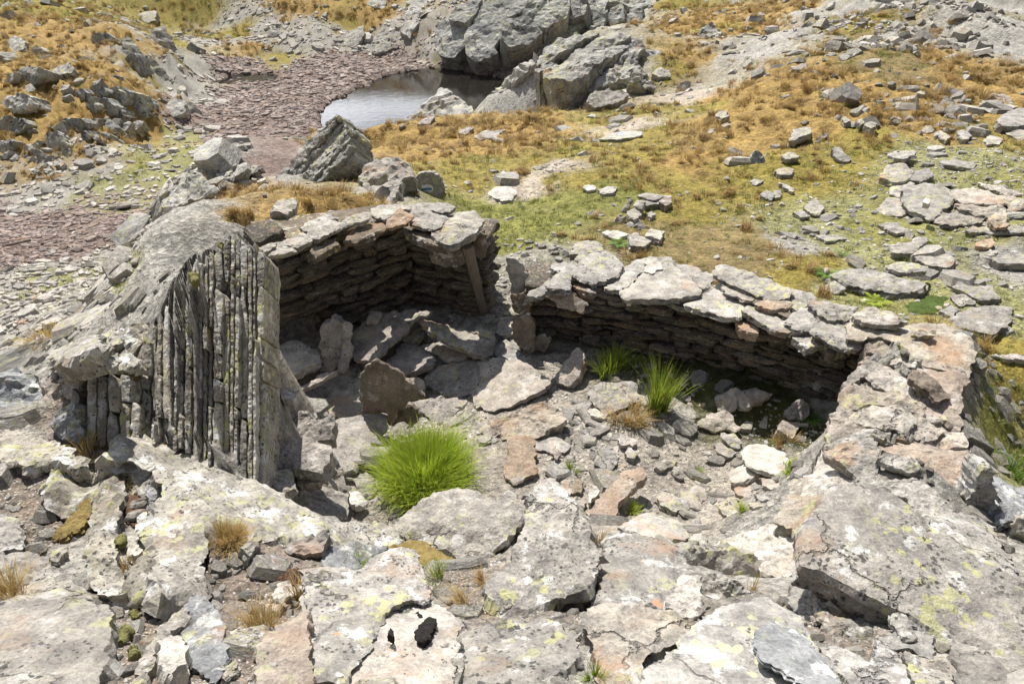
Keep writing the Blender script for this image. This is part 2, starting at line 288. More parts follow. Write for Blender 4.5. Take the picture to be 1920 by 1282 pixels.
# ---- ground cover samples: what grows or lies where
CL = {
 'G': [(640,15),(690,28),(560,8),(600,12),(720,15),(460,95),(1250,60),(1400,50),(1450,25),(1340,80),(1290,110),(1550,120),(1480,130),(1750,200),(1650,230),(1880,170),(1840,190),(450,370),(520,400),(600,400),(640,380),(560,410),(440,420),(700,280),(760,270),(860,270),(950,280),(900,240),(680,265),(800,290),(1000,250),(980,230),(1350,180),(1400,200),(1450,170),(1500,150),(1600,200),(1550,250),(1700,200),(1750,250),(1800,150),(1850,200),(1400,270),(1420,230),(1600,150),(1330,230),(1780,110),(120,90),(200,130),(130,200),(80,120),(230,160),(250,90),(60,220),(290,240),(60,50),(200,80),(150,260),(100,240),(1300,300)],
 'O': [(430,60),(370,40),(340,10),(300,70),(530,110),(1120,270),(1230,250),(1180,215),(1080,340),(960,300),(1060,285),(1040,335),(975,345),(1560,60),(1640,40),(1140,230),(1240,205),(1300,205),(1100,330),(1200,340),(1250,380),(1500,330),(1300,400),(1450,350),(1600,300),(1500,500),(1600,260),(1450,510),(900,350),(880,310),(1200,290),(1400,320),(1000,300),(1350,350),(1330,60),(1280,20),(700,340),(860,330),(650,20),(100,10),(150,30),(1250,120),(60,10),(1850,250),(1870,700),(1900,660)],
 'M': [(980,400),(1050,380),(1130,350),(930,430),(950,465),(1000,420),(1170,370),(920,400),(1080,400),(1880,830),(1890,870)],
 'B': [(1690,60),(1660,20),(1600,70),(1650,100),(1350,440),(1300,470),(1250,450),(1420,450),(1400,490),(1350,490),(1220,430),(1600,120),(1650,130)],
 'Y': [(1650,380),(1800,450),(1550,390),(1750,330),(1850,400),(1900,560),(1600,540),(1500,430),(1650,450),(1700,520),(1800,520),(1550,440),(200,330),(300,300),(250,380),(340,330),(340,260),(80,650),(160,560),(240,500),(20,640),(60,540),(1820,300),(1700,300),(1780,560)],
 'S': [(150,500),(60,590),(200,540),(30,540),(110,570),(500,50),(400,80),(560,90),(620,60),(450,20),(350,120),(480,90),(700,70),(600,30),(380,180),(90,350),(180,290),(930,570),(940,600),(940,540),(1000,480),(120,600),(740,40),(1480,460),(1880,480)],
 'R': [(500,200),(450,250),(600,140),(400,220),(560,280),(480,300),(700,110),(850,118),(950,140),(650,120),(440,190),(570,230),(520,250),(50,430),(150,450),(0,470),(200,420),(260,380),(100,480),(0,410),(120,420),(620,170),(680,200),(760,180),(860,160),(450,150)],
 'K': [(1800,30),(1850,85),(1900,110),(1780,12),(1340,150),(1420,108),(1500,72),(1560,35),(1610,12),(900,50),(1000,60),(1050,20),(1150,40),(850,80),(1050,130),(1150,140),(1000,170),(1850,40),(1900,80),(1900,30),(300,430),(330,480),(350,400),(350,350),(400,310),(600,300),(560,340),(720,350),(300,560),(420,440),(480,480),(380,560),(830,200),(1120,60),(1100,20),(1180,10),(300,160),(330,140),(1560,880),(1520,940),(1640,900),(1600,700),(1640,655),(1700,800),(1780,700),(600,980),(1300,1060),(1400,1060),(1000,1000),(500,970),(700,1010),(320,850),(1600,1060),(1800,1060),(1700,1180),(1500,1250),(1000,1230),(700,1180),(100,1200),(1100,1080),(200,1050),(60,720),(50,800),(770,1010),(1500,1050),(1180,1240)],
 'F': [(100,900),(450,1060),(500,1100),(30,1000),(250,1130),(870,1100),(420,1180),(60,1000),(220,1250),(270,940),(180,900),(540,1080),(400,1050),(30,870),(450,1240),(830,1080),(1120,1120),(1620,1190),(1260,1200),(350,1200),(100,760)],
 'H': [(560,720),(640,660),(750,610),(860,620),(1000,690),(640,820),(620,900),(800,850),(900,920),(1100,930),(1250,900),(1400,900),(1440,860),(720,960),(1000,780),(1100,830),(1200,860),(1300,850),(1060,880),(960,860),(1300,960),(1180,960),(1000,830),(700,900),(1250,800)],
 'D': [(1280,730),(1350,760),(1440,740),(1500,790),(1450,800),(1380,720),(1300,700),(1480,760)],
 'P': [(1000,350),(985,368),(1040,312),(1020,330),(1165,245),(1200,228),(1260,195),(1290,180)],
}
lets = list(CL); pts, cls = [], []
for k in lets:
    for q in CL[k]: h_ = hit(*q); pts.append(h_); cls.append(lets.index(k))
pts = np.array(pts); cls = np.array(cls); pth, plr = pol(pts[:, 0], pts[:, 1])
wpx = T2+.035*fbm(P3(T2*14, L2*14), 5, 4)+.012*fbm(P3(T2*60, L2*60), 8, 3); wpy = L2+.05*fbm(P3(T2*14+50, L2*14), 6, 4)+.02*fbm(P3(T2*60, L2*60+9), 9, 3)
WT = np.zeros((len(lets),)+T2.shape)
tf, lf = wpx.ravel(), wpy.ravel(); WF = WT.reshape(len(lets), -1)
for i in range(0, len(tf), 20000):
    d2 = (tf[i:i+20000, None]-pth)**2+(lf[i:i+20000, None]-plr)**2; w = 1/(d2+2e-5)**2.2
    for k in range(len(lets)): WF[k, i:i+20000] = w[:, cls == k].sum(1)
WT /= WT.sum(0)
C = {k: WT[i] for i, k in enumerate(lets)}
# ---- relief by cover
PX = P3(X2, Y2)
far = np.clip((R2-8)/30, 0, 1)
rough = fbm(PX*.8, 21, 5)
strat = np.stack([X2*.9+Y2*.45, (Y2*.9-X2*.45)*.22, X2*0], -1)
rk = ridged(strat*1.3, 31, 5)
rk2 = ridged(strat*np.array([.35, .35, 1]), 33, 5)
water_zone = np.clip((-7.0-HS)*4, 0, 1)*(Y2 > 20)
H = HS.copy()
H += (C['K']*(.10*rk+.03*fbm(PX*9, 41, 4))+C['K']*far*1.1*rk2)*(1-.9*water_zone)
H += (C['G']*.09+C['O']*.05+C['B']*.04)*fbm(PX*3.6, 51, 4)*(1+far*1.8)
H += (C['S']+C['Y'])*(.05*fbm(PX*4, 61, 5)+far*.22*fbm(PX*.7, 63, 4))*(1-.8*water_zone)
H += (C['F'])*.035*fbm(PX*7, 71, 5)+(C['H']+C['D'])*.02*fbm(PX*7, 73, 4)
H += C['R']*.03*fbm(PX*2.5, 75, 3)+(C['G']+C['O'])*far*.35*fbm(PX*.35, 77, 3)*(1-water_zone)
H += np.clip((R2-90)/200, 0, 1)*5*ridged(PX*.012, 79, 5)
def inside(x, y, poly):
    r = np.zeros(np.shape(x), bool); n_ = len(poly)
    for i in range(n_):
        x0, y0 = poly[i][:2]; x1, y1 = poly[(i+1) % n_][:2]
        if y0 == y1: continue
        r ^= ((y0 > y) != (y1 > y)) & (x < (x1-x0)*(y-y0)/(y1-y0)+x0)
    return r
WZ = -7.5
shore = [at_z(*q, WZ) for q in [(606,225),(600,208),(622,190),(650,176),(690,158),(735,137),(800,129),(870,133),(930,147),(985,158),(985,190),(800,262),(640,275),(612,250)]]
pud = [at_z(*q, WZ) for q in [(398,150),(425,141),(480,138),(530,142),(522,152),(470,158),(412,160)]]
xw, yw = X2+.5*fbm(PX*.9, 91, 4), Y2+.7*fbm(PX*.9, 92, 4)
zone = (Y2 > 20)&(Y2 < 66)&(HS < -6.95)&(np.abs(X2) < 30)
bed = -7.40+.05*fbm(PX*.6, 93, 4)
H = np.where(zone, np.maximum(H, bed), H)
H = np.where(zone & inside(xw, yw, shore), np.minimum(H, -7.62)-.25, H)
H = np.where(zone & inside(xw, yw, pud), -7.54, H)
# ---- colour of the ground itself
def cc(*c): return np.array(c)
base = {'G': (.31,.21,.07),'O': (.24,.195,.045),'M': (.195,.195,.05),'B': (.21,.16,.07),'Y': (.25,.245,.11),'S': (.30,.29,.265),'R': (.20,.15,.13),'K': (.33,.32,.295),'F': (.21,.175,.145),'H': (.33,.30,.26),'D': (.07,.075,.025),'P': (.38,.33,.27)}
RGB = sum(C[k][..., None]*cc(*base[k]) for k in lets)
nz = fbm(PX*3, 81, 5); nz2 = fbm(PX*22, 83, 4)
RGB *= (1+.35*nz[..., None]+.3*nz2[..., None]*np.clip(1.3-far, 0, 1)[..., None])
grn = (C['Y']+C['S']*.35)*np.clip(fbm(PX*1.4, 85, 4)*5-.2, 0, 1); RGB = RGB*(1-.7*grn[..., None])+cc(.20,.19,.05)*.7*grn[..., None]
kg = C['K']*far*np.clip(fbm(PX*.5, 87, 5)*6-1.0, 0, 1); RGB = RGB*(1-kg[..., None])+cc(.20,.165,.06)*kg[..., None]
wet = np.clip((-7.38-H)*14, 0, 1)*(Y2 > 20); RGB = RGB*(1-.6*wet[..., None])
RGB = np.clip(RGB, .01, .8)
nt_, nl_ = T2.shape
idx = np.arange(nt_*nl_).reshape(nt_, nl_)
F = np.stack([idx[:-1, :-1], idx[:-1, 1:], idx[1:, 1:], idx[1:, :-1]], -1).reshape(-1, 4)
c0 = len(idx.ravel()); ring = np.stack([idx[:-1, 0], idx[1:, 0]], -1)
m, nt, b = newmat('ground_cover'); g = N(nt)
at = nt.nodes.new('ShaderNodeAttribute'); at.attribute_name = 'gcol'
t = nt.nodes.new('ShaderNodeTexCoord').outputs['Object']
f1 = g.noise(t, 12, 8, .7); f2 = g.noise(t, 90, 4, .7); f3 = g.voro(g.vmath('ADD', t, g.vmath('MULTIPLY', f1, (.1, .1, .1))), 26)
c = g.mix(1., at.outputs['Color'], g.mix(g.mapr(f1, .3, .7), (.62, .62, .62), (1.35, 1.34, 1.3)), 'MULTIPLY')
c = g.mix(.7, c, g.mix(g.mapr(f2, .3, .7), (.6, .6, .6), (1.35, 1.35, 1.35)), 'MULTIPLY')
nt.links.new(c, b.inputs['Base Color'])
nt.links.new(g.bump(g.math('ADD', g.math('ADD', f1, g.math('MULTIPLY', f2, .3)), g.math('MULTIPLY', f3, .5)), .035, .9), b.inputs['Normal'])
M['ground'] = m
# ---- water of the tarn
m, nt, b = newmat('tarn_water'); g = N(nt)
b.inputs['Base Color'].default_value = (.035, .032, .028, 1); b.inputs['Roughness'].default_value = .035; b.inputs['Specular IOR Level'].default_value = .5; b.inputs['IOR'].default_value = 1.33
b.inputs['Transmission Weight'].default_value = .55
t = nt.nodes.new('ShaderNodeTexCoord').outputs['Object']
nt.links.new(g.bump(g.math('ADD', g.noise(t, 2.2, 5, .6), g.math('MULTIPLY', g.noise(t, .5, 3, .5), .6)), .012, .6), b.inputs['Normal'])
wv = [(-24, 28, -7.5), (24, 28, -7.5), (24, 62, -7.5), (-24, 62, -7.5)]
tag(obj('tarn_water', mk_mesh('tarn_water', wv, [(0, 1, 2, 3)], m)), kind='structure')
# ------------------------------------------------------------------ traced slabs and boulders
def resample(poly, s, amp, rs):
    out = []; n = len(poly)
    for i in range(n):
        a, b = np.array(poly[i]), np.array(poly[(i+1) % n]); L = np.linalg.norm(b-a); k = max(1, int(round(L/s)))
        nrm = np.array([b[1]-a[1], a[0]-b[0]])/(L+1e-9)
        for j in range(k):
            u = j/k; p = a+(b-a)*u
            q = P3(p[0], p[1], 0)[None]/max(s, 1e-4)
            d = (fbm(q*.33, rs, 3)[0]*1.3+.5*vnoise(q*.9, rs+5)[0])*amp*min(1, 4*u*(1-u)+.35)
            out.append(p+nrm*d)
    return np.array(out)
def chaikin(poly, k=.16):
    out = []; n = len(poly)
    for i in range(n):
        a, b = np.array(poly[i]), np.array(poly[(i+1) % n]); out += [a+(b-a)*k, a+(b-a)*(1-k)]
    return out
def seg_dist(P, Q):
    A, B = Q, np.roll(Q, -1, 0); best = np.full(len(P), 1e9)
    for a, b in zip(A, B):
        ab = b-a; t = np.clip(((P-a)@ab)/(ab@ab+1e-12), 0, 1); best = np.minimum(best, np.hypot(*(P-a-t[:, None]*ab).T))
    return best
def slab_mesh(poly, thick, s, seed, relief=.012, dome=0., bev=.22, taper=-.04, terr=.0, jag=1.0, sdir=None, undercut=0., back=True, smoothing=True):
    """poly: 2D outline in the slab's own plane (m); thick below it; s: edge length."""
    poly = [np.array(p[:2], float) for p in poly]
    ar = 0.5*sum(poly[i][0]*poly[(i+1) % len(poly)][1]-poly[(i+1) % len(poly)][0]*poly[i][1] for i in range(len(poly)))
    if ar < 0: poly = poly[::-1]
    ar = abs(ar); size = math.sqrt(ar)+1e-6; s = max(s, size/48)
    if len(poly) > 4 or smoothing: poly = chaikin(poly, .07)
    O = resample(poly, s, s*.9*jag, seed)
    mn, mxx = O.min(0), O.max(0)
    gx, gy = np.meshgrid(np.arange(mn[0], mxx[0], s), np.arange(mn[1], mxx[1], s)); G = np.stack([gx.ravel(), gy.ravel()], 1)
    rg = np.random.default_rng(seed); G = G+rg.uniform(-.32, .32, G.shape)*s
    if len(G):
        ok = inside(G[:, 0], G[:, 1], O); G = G[ok]
        if len(G): G = G[seg_dist(G, O) > s*.55]
    Vs = [Vector(p) for p in O]+[Vector(p) for p in G]
    v2, _, f2, _, _, _ = delaunay_2d_cdt(Vs, [], [list(range(len(O)))], 1, 1e-6)
    V = np.array([tuple(v) for v in v2]); T = np.array([f for f in f2 if len(f) == 3])
    if len(T) == 0: return None
    e1, e2 = V[T[:, 1]]-V[T[:, 0]], V[T[:, 2]]-V[T[:, 0]]; fl = e1[:, 0]*e2[:, 1]-e1[:, 1]*e2[:, 0] < 0; T[fl] = T[fl][:, ::-1]
    E = np.concatenate([T[:, [0, 1]], T[:, [1, 2]], T[:, [2, 0]]]); key = {}
    for a, b in E.tolist():
        if (b, a) in key: del key[(b, a)]
        else: key[(a, b)] = 1
    BE = np.array(list(key)); bv = np.unique(BE); d = seg_dist(V, O)
    nr = np.zeros_like(V); ev = V[BE[:, 1]]-V[BE[:, 0]]; en = np.stack([ev[:, 1], -ev[:, 0]], 1)
    np.add.at(nr, BE[:, 0], en); np.add.at(nr, BE[:, 1], en); nr /= (np.linalg.norm(nr, axis=1)[:, None]+1e-9)
    rv = lambda fq, k, o=4: fbm(P3(V[:, 0]*fq+seed*1.7, V[:, 1]*fq, k), seed+k, o)
    z = relief*1.6*rv(2.2/size, 1)+relief*.6*rv(9/size, 2)+relief*.25*rv(.25/s, 3, 2)
    if sdir is not None:
        q = np.stack([V@np.array(sdir), V@np.array([-sdir[1], sdir[0]])*.2, V[:, 0]*0], 1)/size
        z += relief*2.2*ridged(q*2.6, seed+9, 4)
    if terr > 0:
        nn = rv(1.6/size, 7, 5)*2.2+V[:, 0]/size*.7*math.cos(seed)+V[:, 1]/size*.7*math.sin(seed); k = np.floor(nn*1.5); fr = nn*1.5-k
        z += terr*(k+np.clip((fr-.82)/.18, 0, 1)); z -= np.max(z)*.5
    if dome: z += dome*(1-np.exp(-d/(.33*size)))
    bw = min(thick*.5, size*.12, .06 if size < 1.5 else .3)
    z -= bev*bw*np.exp(-d/(bw*.8+1e-6))
    zt = z
    L = 3 if thick < .03 else (5 if thick < .2 else 8)
    verts = [np.column_stack([V, zt])]; faces = [T]; base = 0; nb = len(bv); mp_ = {b: i for i, b in enumerate(bv)}
    ib = np.array([[mp_[a], mp_[b]] for a, b in BE.tolist()]); prev = bv.copy(); off = len(V)
    for k in range(1, L+1):
        u = k/L; hk = np.random.default_rng(seed*31+k).uniform(-.5, 1)
        q = P3(V[bv, 0]*(1.4/(size*.3)), V[bv, 1]*(1.4/(size*.3)), k*3.1)
        o = min(.10*size, thick*.45, .09)*(.9*fbm(q, seed+70+k, 3)*jag+.35*hk)*(1 if k < L else .5)+taper*size*u-undercut*u
        zz = zt[bv]*(1-u)-thick*(u+(.5/L)*vnoise(q*.7, seed+k)*(0 if k == L else 1))
        verts.append(np.column_stack([V[bv]+nr[bv]*o[:, None], zz]))
        cur = np.arange(off, off+nb); off += nb
        a0, b0, a1, b1 = prev[ib[:, 0]], prev[ib[:, 1]], cur[ib[:, 0]], cur[ib[:, 1]]
        faces += [np.column_stack([a0, a1, b0]), np.column_stack([b0, a1, b1])]; prev = cur
    if back:
        last = verts[-1]; vb = V.copy(); vb2 = np.column_stack([vb*(1+taper*.8), np.full(len(V), -thick)+rv(2/size, 4)*relief])
        vb2[bv] = last; verts.append(vb2); faces.append(T[:, ::-1]+off)
        # weld ring: reuse by distance (rings coincide exactly)
    V3 = np.concatenate(verts); F3 = np.concatenate(faces)
    return V3, F3
def frame(n, hint=(0, 1, 0)):
    n = np.array(n, float); n /= np.linalg.norm(n); h_ = np.array(hint, float)
    if abs(n@h_) > .95: h_ = np.array([0, 0, 1.])
    x = np.cross(h_, n); x /= np.linalg.norm(x); y = np.cross(n, x); return x, y, n
TILES = {'T5': (480, 360, 3.692), 'T6': (920, 440, 2.667), 'T7': (480, 560, 3.052), 'A1': (0, 882, 3.2), 'A2': (500, 882, 3.2), 'A3': (1000, 882, 3.2), 'A4': (1440, 882, 3.204), 'A5': (1440, 560, 3.56), 'A6': (860, 620, 2.8235), 'A7': (0, 420, 2.465), 'B1': (240, 200, 2.743), 'B2': (0, 0, 4.), 'B3': (640, 0, 2.743), 'B4': (1240, 0, 2.8235), 'R2': (960, 0, 2.), 'R3': (0, 641, 2.), 'PX': (0, 0, 1.)}
def tp(tile, poly):
    ox, oy, s = TILES[tile]; return [(ox+a/s, oy+b/s) for a, b in poly]
seedc = [100]; CARVE = []
def carve():
    for W3, c, Zn, th in CARVE:
        q = c[:2]+(W3[:, :2]-c[:2])*.96; mn, mx2 = q.min(0), q.max(0)
        w = (X2 > mn[0])&(X2 < mx2[0])&(Y2 > mn[1])&(Y2 < mx2[1]); I = np.nonzero(w)
        if not len(I[0]): continue
        ins = inside(X2[I], Y2[I], q); I = (I[0][ins], I[1][ins])
        pl = c[2]-(Zn[0]*(X2[I]-c[0])+Zn[1]*(Y2[I]-c[1]))/Zn[2]
        H[I] = np.minimum(H[I], pl-(.28 if th < 0 else min(th*.55, .06)))
def rock(name, tile, poly, label=None, cat=None, group=None, parent=None, z=None, h=.03, n=None, tilt=(0, 0), thick=.08, mat='hut', anchor=None, kind=None, hint=(0, 1, 0), sp=5.0, grow=1.035, **kw):
    """n: own plane normal, else the lie of the ground under it; z: height of the plane at the anchor, else ground + h."""
    seedc[0] += 1; seed = seedc[0]
    pp = tp(tile, poly); _c = np.mean(pp, 0); pp = [tuple(_c+(np.array(p)-_c)*grow) for p in pp]; cx, cy = np.mean([p[0] for p in pp]), np.mean([p[1] for p in pp])
    if anchor is not None: ax_, ay_ = tp(tile, [anchor])[0]
    else: ax_, ay_ = cx, cy
    if n is None:
        if z is None:
            Q = np.array([hit(.7*a+.3*cx, .7*b+.3*cy) for a, b in pp])
            c0 = Q.mean(0); A = np.column_stack([Q[:, 0]-c0[0], Q[:, 1]-c0[1]]); A = np.vstack([A, np.eye(2)*.08*np.linalg.norm(A)]); co = np.linalg.lstsq(A, np.append(Q[:, 2]-c0[2], [0, 0]), rcond=None)[0]
            co = np.clip(co, -.45, .45); nn = np.array([-co[0]+tilt[0], -co[1]+tilt[1], 1.])
        else: nn = np.array([tilt[0], tilt[1], 1.])
    else:
        nn = np.array(n, float)
        if name == 'fallen_slab' and nn[2] > abs(nn[1]): nn[1] *= .45
        if name in ('boulder', 'rock_outcrop') and nn[2] >= .7: nn[1] *= .6
    nn /= np.linalg.norm(nn)
    if z is not None: p0 = at_z(ax_, ay_, z)
    else:
        p0 = hit(ax_, ay_); p0 = p0+np.array([0, 0, h])
    # keep the plane facing the camera
    W3 = np.array([on_plane(a, b, p0, nn) for a, b in pp]); ctr = W3.mean(0)
    X, Y, Z = frame(nn, hint)
    l2 = [((w-ctr)@X, (w-ctr)@Y) for w in W3]
    dist = np.linalg.norm(ctr-np.array([0, 0, CAMZ])); s = sp*dist/FPX
    r = slab_mesh(l2, thick, s, seed, **kw)
    if Z[2] > .75 and dist < 14: CARVE.append((W3, ctr, Z, thick))
    if r is None: return None
    me = mk_mesh(name, r[0], r[1], M[mat], kw.get('dome', 0) > 0.02)
    o = bpy.data.objects.new(name, me); COL.objects.link(o)
    mw = Matrix(((X[0], Y[0], Z[0], ctr[0]), (X[1], Y[1], Z[1], ctr[1]), (X[2], Y[2], Z[2], ctr[2]), (0, 0, 0, 1)))
    if parent is not None:
        o.parent = parent; o.matrix_parent_inverse = Matrix.Identity(4)
        o.matrix_basis = Matrix.Translation(-Vector(parent.location)) @ mw
    else: o.matrix_world = mw
    tag(o, label, cat if parent is None else None, group, kind); return o

# ---- hut floor: big slabs
def FL(poly, label, tile='T7', **kw): return rock('fallen_slab', tile, poly, label, 'stone slab', None, **kw)
U = dict(hint=(0, 0, 1))
FL([(100,290),(200,235),(260,240),(365,300),(370,355),(240,410),(105,500)], 'dark shaded slab with pale scratches beside the ribbed outcrop', h=.22, tilt=(.1,-.45), thick=.1, mat='hut', relief=.01)
FL([(372,170),(440,120),(495,160),(485,330),(430,415),(365,415)], 'thick dark block standing upright in the shade of the left wall', z=.05, anchor=(420,415), n=(.15,-1,.3), thick=.22, mat='hut', **U)
FL([(490,145),(550,150),(555,300),(530,370),(480,340)], 'slim stone standing against the thick upright dark block', z=.1, anchor=(520,365), n=(.5,-1,.3), thick=.1, mat='hut', **U)
FL([(480,318),(533,380),(500,420),(465,415)], 'little pale pointed splinter leaning on the upright dark block', z=.1, anchor=(495,418), n=(.2,-.8,.5), thick=.03, mat='cap', **U)
FL([(560,330),(560,190),(690,80),(800,75),(882,160),(700,320),(660,355),(600,350)], 'wide slab leaning half in shadow below the left wall', h=.25, n=(-.05,-.55,1), thick=.07, mat='hut')
FL([(955,110),(1000,105),(1240,180),(1365,250),(1355,305),(1310,320),(1160,260),(1000,180)], 'long plank shaped slab with yellow lichen below the wooden post', h=.2, n=(.2,-.2,1), thick=.09, mat='cap', terr=.008)
FL([(1230,185),(1290,170),(1365,185),(1362,240),(1300,215)], 'small layered stone on the end of the long plank slab', h=.16, n=(.1,-.2,1), thick=.06, mat='cap')
FL([(800,90),(880,55),(1010,70),(970,95),(910,110),(890,138)], 'dark flat slab in the shaded back corner of the hut', h=.22, n=(0,-.4,1), thick=.05)
FL([(630,130),(660,70),(720,75),(690,120)], 'small dark stone perched above the wide leaning slab', h=.35, n=(0,-.5,1), thick=.06)
FL([(840,215),(930,170),(950,180),(940,215),(880,250),(845,235)], 'small sunlit block beside the tip of the wide leaning slab', h=.12, n=(0,-.3,1), thick=.08, mat='cap')
FL([(945,265),(1060,235),(1230,310),(1190,345),(1080,355),(1010,310)], 'oval slab lying under the long plank shaped slab', h=.07, tilt=(0,-.15), thick=.08, mat='cap')
FL([(715,370),(850,255),(910,250),(1030,345),(1010,370),(850,430),(800,410)], 'kite shaped sunlit slab with a mossy lower edge', h=.16, n=(.05,-.25,1), thick=.09, mat='hut')
FL([(205,590),(230,540),(560,370),(620,350),(665,365),(640,400),(615,480),(620,560),(600,665),(520,680),(440,660),(400,630),(330,640),(280,595)], 'largest pale smooth slab in the middle of the rubble', h=.16, n=(.12,-.4,1), thick=.09, mat='fgplain', relief=.012)
FL([(600,460),(640,390),(680,360),(800,420),(880,490),(910,530),(950,570),(860,590),(800,640),(775,700),(760,725),(745,660),(605,665)], 'dark brown slab standing on edge above the bright grass', z=.02, anchor=(760,725), n=(-.25,-1,.15), thick=.07, mat='brown', **U)
FL([(835,450),(930,450),(970,500),(950,560),(910,540),(870,500)], 'grey stone tucked behind the brown standing slab', h=.2, n=(.1,-.5,.8), thick=.08)
FL([(980,430),(1040,375),(1240,340),(1290,400),(1240,530),(1150,560),(1050,530),(975,490)], 'pale rounded slab between the kite shaped slab and the broad flat slab', h=.07, tilt=(0,-.05), thick=.07, mat='fgplain', terr=.005)
FL([(1265,360),(1380,340),(1560,370),(1680,470),(1620,530),(1440,610),(1340,630),(1260,620),(1240,580),(1290,420)], 'broadest flat slab on the hut floor below the doorway', h=.08, tilt=(-.06,-.05), thick=.07, mat='hut', relief=.008)
FL([(880,595),(960,575),(1150,565),(1175,620),(1080,705),(1000,690),(950,640)], 'smooth tilted slab just above the bright grass tuft', h=.07, tilt=(.15,-.2), thick=.07, mat='hut')
FL([(800,620),(850,590),(890,610),(935,680),(900,720),(790,700)], 'small brown stone upright at the back of the bright grass', z=.0, anchor=(850,715), n=(-.2,-1,.4), thick=.07, mat='brown', **U)
FL([(1290,720),(1350,690),(1560,600),(1640,590),(1740,640),(1755,700),(1640,760),(1560,780),(1440,750),(1310,755)], 'brownish block of many thin layers in the middle of the floor', h=.12, tilt=(-.05,-.2), thick=.12, mat='ramp', terr=.014, relief=.015, jag=1.6)
FL([(455,700),(480,680),(720,640),(750,670),(745,740),(705,790),(700,890),(560,960),(380,1030),(420,880)], 'smooth grey slab tilted up left of the bright grass tuft', h=.24, n=(.15,-.45,1), thick=.06, mat='hut', relief=.008)
FL([(100,570),(195,595),(190,740),(150,830),(120,870),(75,820),(70,700),(95,640)], 'narrow grey stone standing at the foot of the ribbed outcrop', z=.1, anchor=(120,865), n=(.45,-1,.2), thick=.08, mat='cap', **U)
FL([(195,690),(270,640),(310,660),(300,700),(370,690),(440,670),(440,800),(330,810),(230,800)], 'rough cracked block under the largest pale slab', h=.2, n=(0,-.8,.9), thick=.15, mat='hut', relief=.02)
FL([(110,910),(180,820),(290,790),(430,850),(380,1000),(200,970),(115,950)], 'dark grey boulder crossed by the shadow of a standing stone', h=.13, n=(-.05,-.7,1), thick=.15, mat='hut', relief=.012)
FL([(205,960),(300,955),(370,1000),(360,1050),(240,1065)], 'small four sided stone below the dark grey boulder', h=.08, n=(0,-.5,1), thick=.08)
FL([(60,970),(200,975),(230,1080),(160,1110),(50,1070)], 'smooth slab partly behind the lichened lower end of the outcrop', h=.06, n=(0,-.3,1), thick=.08)
FL([(120,1130),(240,1070),(330,1040),(520,1100),(530,1220),(480,1235),(330,1250),(180,1180)], 'low ledge of beige rock with curved cracks at the floor edge', h=.06, tilt=(0,-.15), thick=.1, mat='fgplain', terr=.012)
FL([(530,1105),(590,1100),(640,1160),(570,1190),(530,1150)], 'small bright white stone between beige ledge and grass', h=.08, thick=.05, mat='whit')
FL([(510,1010),(570,980),(660,1000),(690,1060),(650,1140),(600,1120),(560,1040)], 'pale flat stone close left of the bright grass tuft', h=.04, thick=.04, mat='fgplain')
FL([(1410,990),(1450,880),(1440,790),(1590,780),(1600,1000),(1480,1050)], 'rusty flat slab sunk in gravel right of the bright grass', h=.05, thick=.05, mat='tan')
FL([(1590,790),(1700,785),(1800,830),(1760,880),(1600,860)], 'thin flush slab sunk in the gravel of the middle floor', h=.02, thick=.03, mat='hut')
FL([(110,520),(160,505),(250,520),(210,590),(150,570)], 'small dark stone between the shaded slab and the pale slab', h=.15, n=(0,-.5,1), thick=.08)
FL([(250,500),(400,420),(470,410),(400,450),(260,520)], 'grey slab edge showing behind the largest pale slab', h=.25, n=(.1,-.5,1), thick=.06)
FL([(1360,270),(1430,230),(1490,260),(1555,340),(1530,360),(1390,345)], 'pale doorstep slab between the plank slab and the door stone', h=.06, tilt=(0,-.1), thick=.06, mat='fgplain')
FL([(1375,190),(1400,100),(1470,110),(1470,200),(1420,205)], 'white flat stone lying in the doorway gap', h=.05, thick=.05, mat='whit')
FL([(1470,105),(1560,90),(1590,150),(1590,300),(1560,320),(1470,240)], 'brown slab standing upright as the lower right door jamb', z=.02, anchor=(1565,320), n=(-.35,-1,.1), thick=.06, mat='brown', **U)
FL([(1600,215),(1690,220),(1650,300),(1600,290)], 'small dark stone in the hollow behind the lower door jamb', z=.05, anchor=(1640,300), n=(0,-1,.2), thick=.1, mat='wall', **U)
FL([(1710,430),(1830,280),(1880,330),(1850,420),(1800,490),(1720,480)], 'grey block leaning into the shade near the tall green grass', h=.17, n=(-.35,-.6,.8), thick=.12)
def F6(*a, **k): return FL(*a, tile='A6', **k)
F6([(680,330),(760,260),(940,275),(960,360),(880,400),(780,425),(720,390)], 'pale oval slab tucked under the tall green grass', h=.1, tilt=(0,-.12), thick=.07, mat='cap', terr=.006)
F6([(1360,350),(1450,305),(1520,315),(1500,380),(1440,420),(1370,420)], 'grey block in the wall shadow, left half of a split pair', h=.1, tilt=(0,-.3), thick=.1)
F6([(1490,340),(1540,310),(1660,330),(1620,370),(1540,400),(1490,390)], 'grey block in the wall shadow, right half of a split pair', h=.1, tilt=(0,-.3), thick=.1)
F6([(1265,495),(1320,430),(1420,425),(1490,510),(1470,535),(1340,525)], 'dark flat slab on the edge of the right wall shadow', h=.08, tilt=(0,-.3), thick=.08)
F6([(1135,500),(1170,460),(1250,470),(1260,510),(1230,550),(1150,530)], 'pale stone at the shadow edge right of the yellow tuft', h=.07, tilt=(0,-.2), thick=.07, mat='cap')
F6([(1495,640),(1540,600),(1620,590),(1720,640),(1740,680),(1820,710),(1800,740),(1700,760),(1600,730),(1530,700)], 'large bright white slab near the right end of the floor', h=.06, thick=.05, mat='whit')
F6([(1435,790),(1460,720),(1510,700),(1590,750),(1560,770),(1480,795)], 'cream triangular stone in front of the large white slab', h=.07, thick=.06, mat='whit')
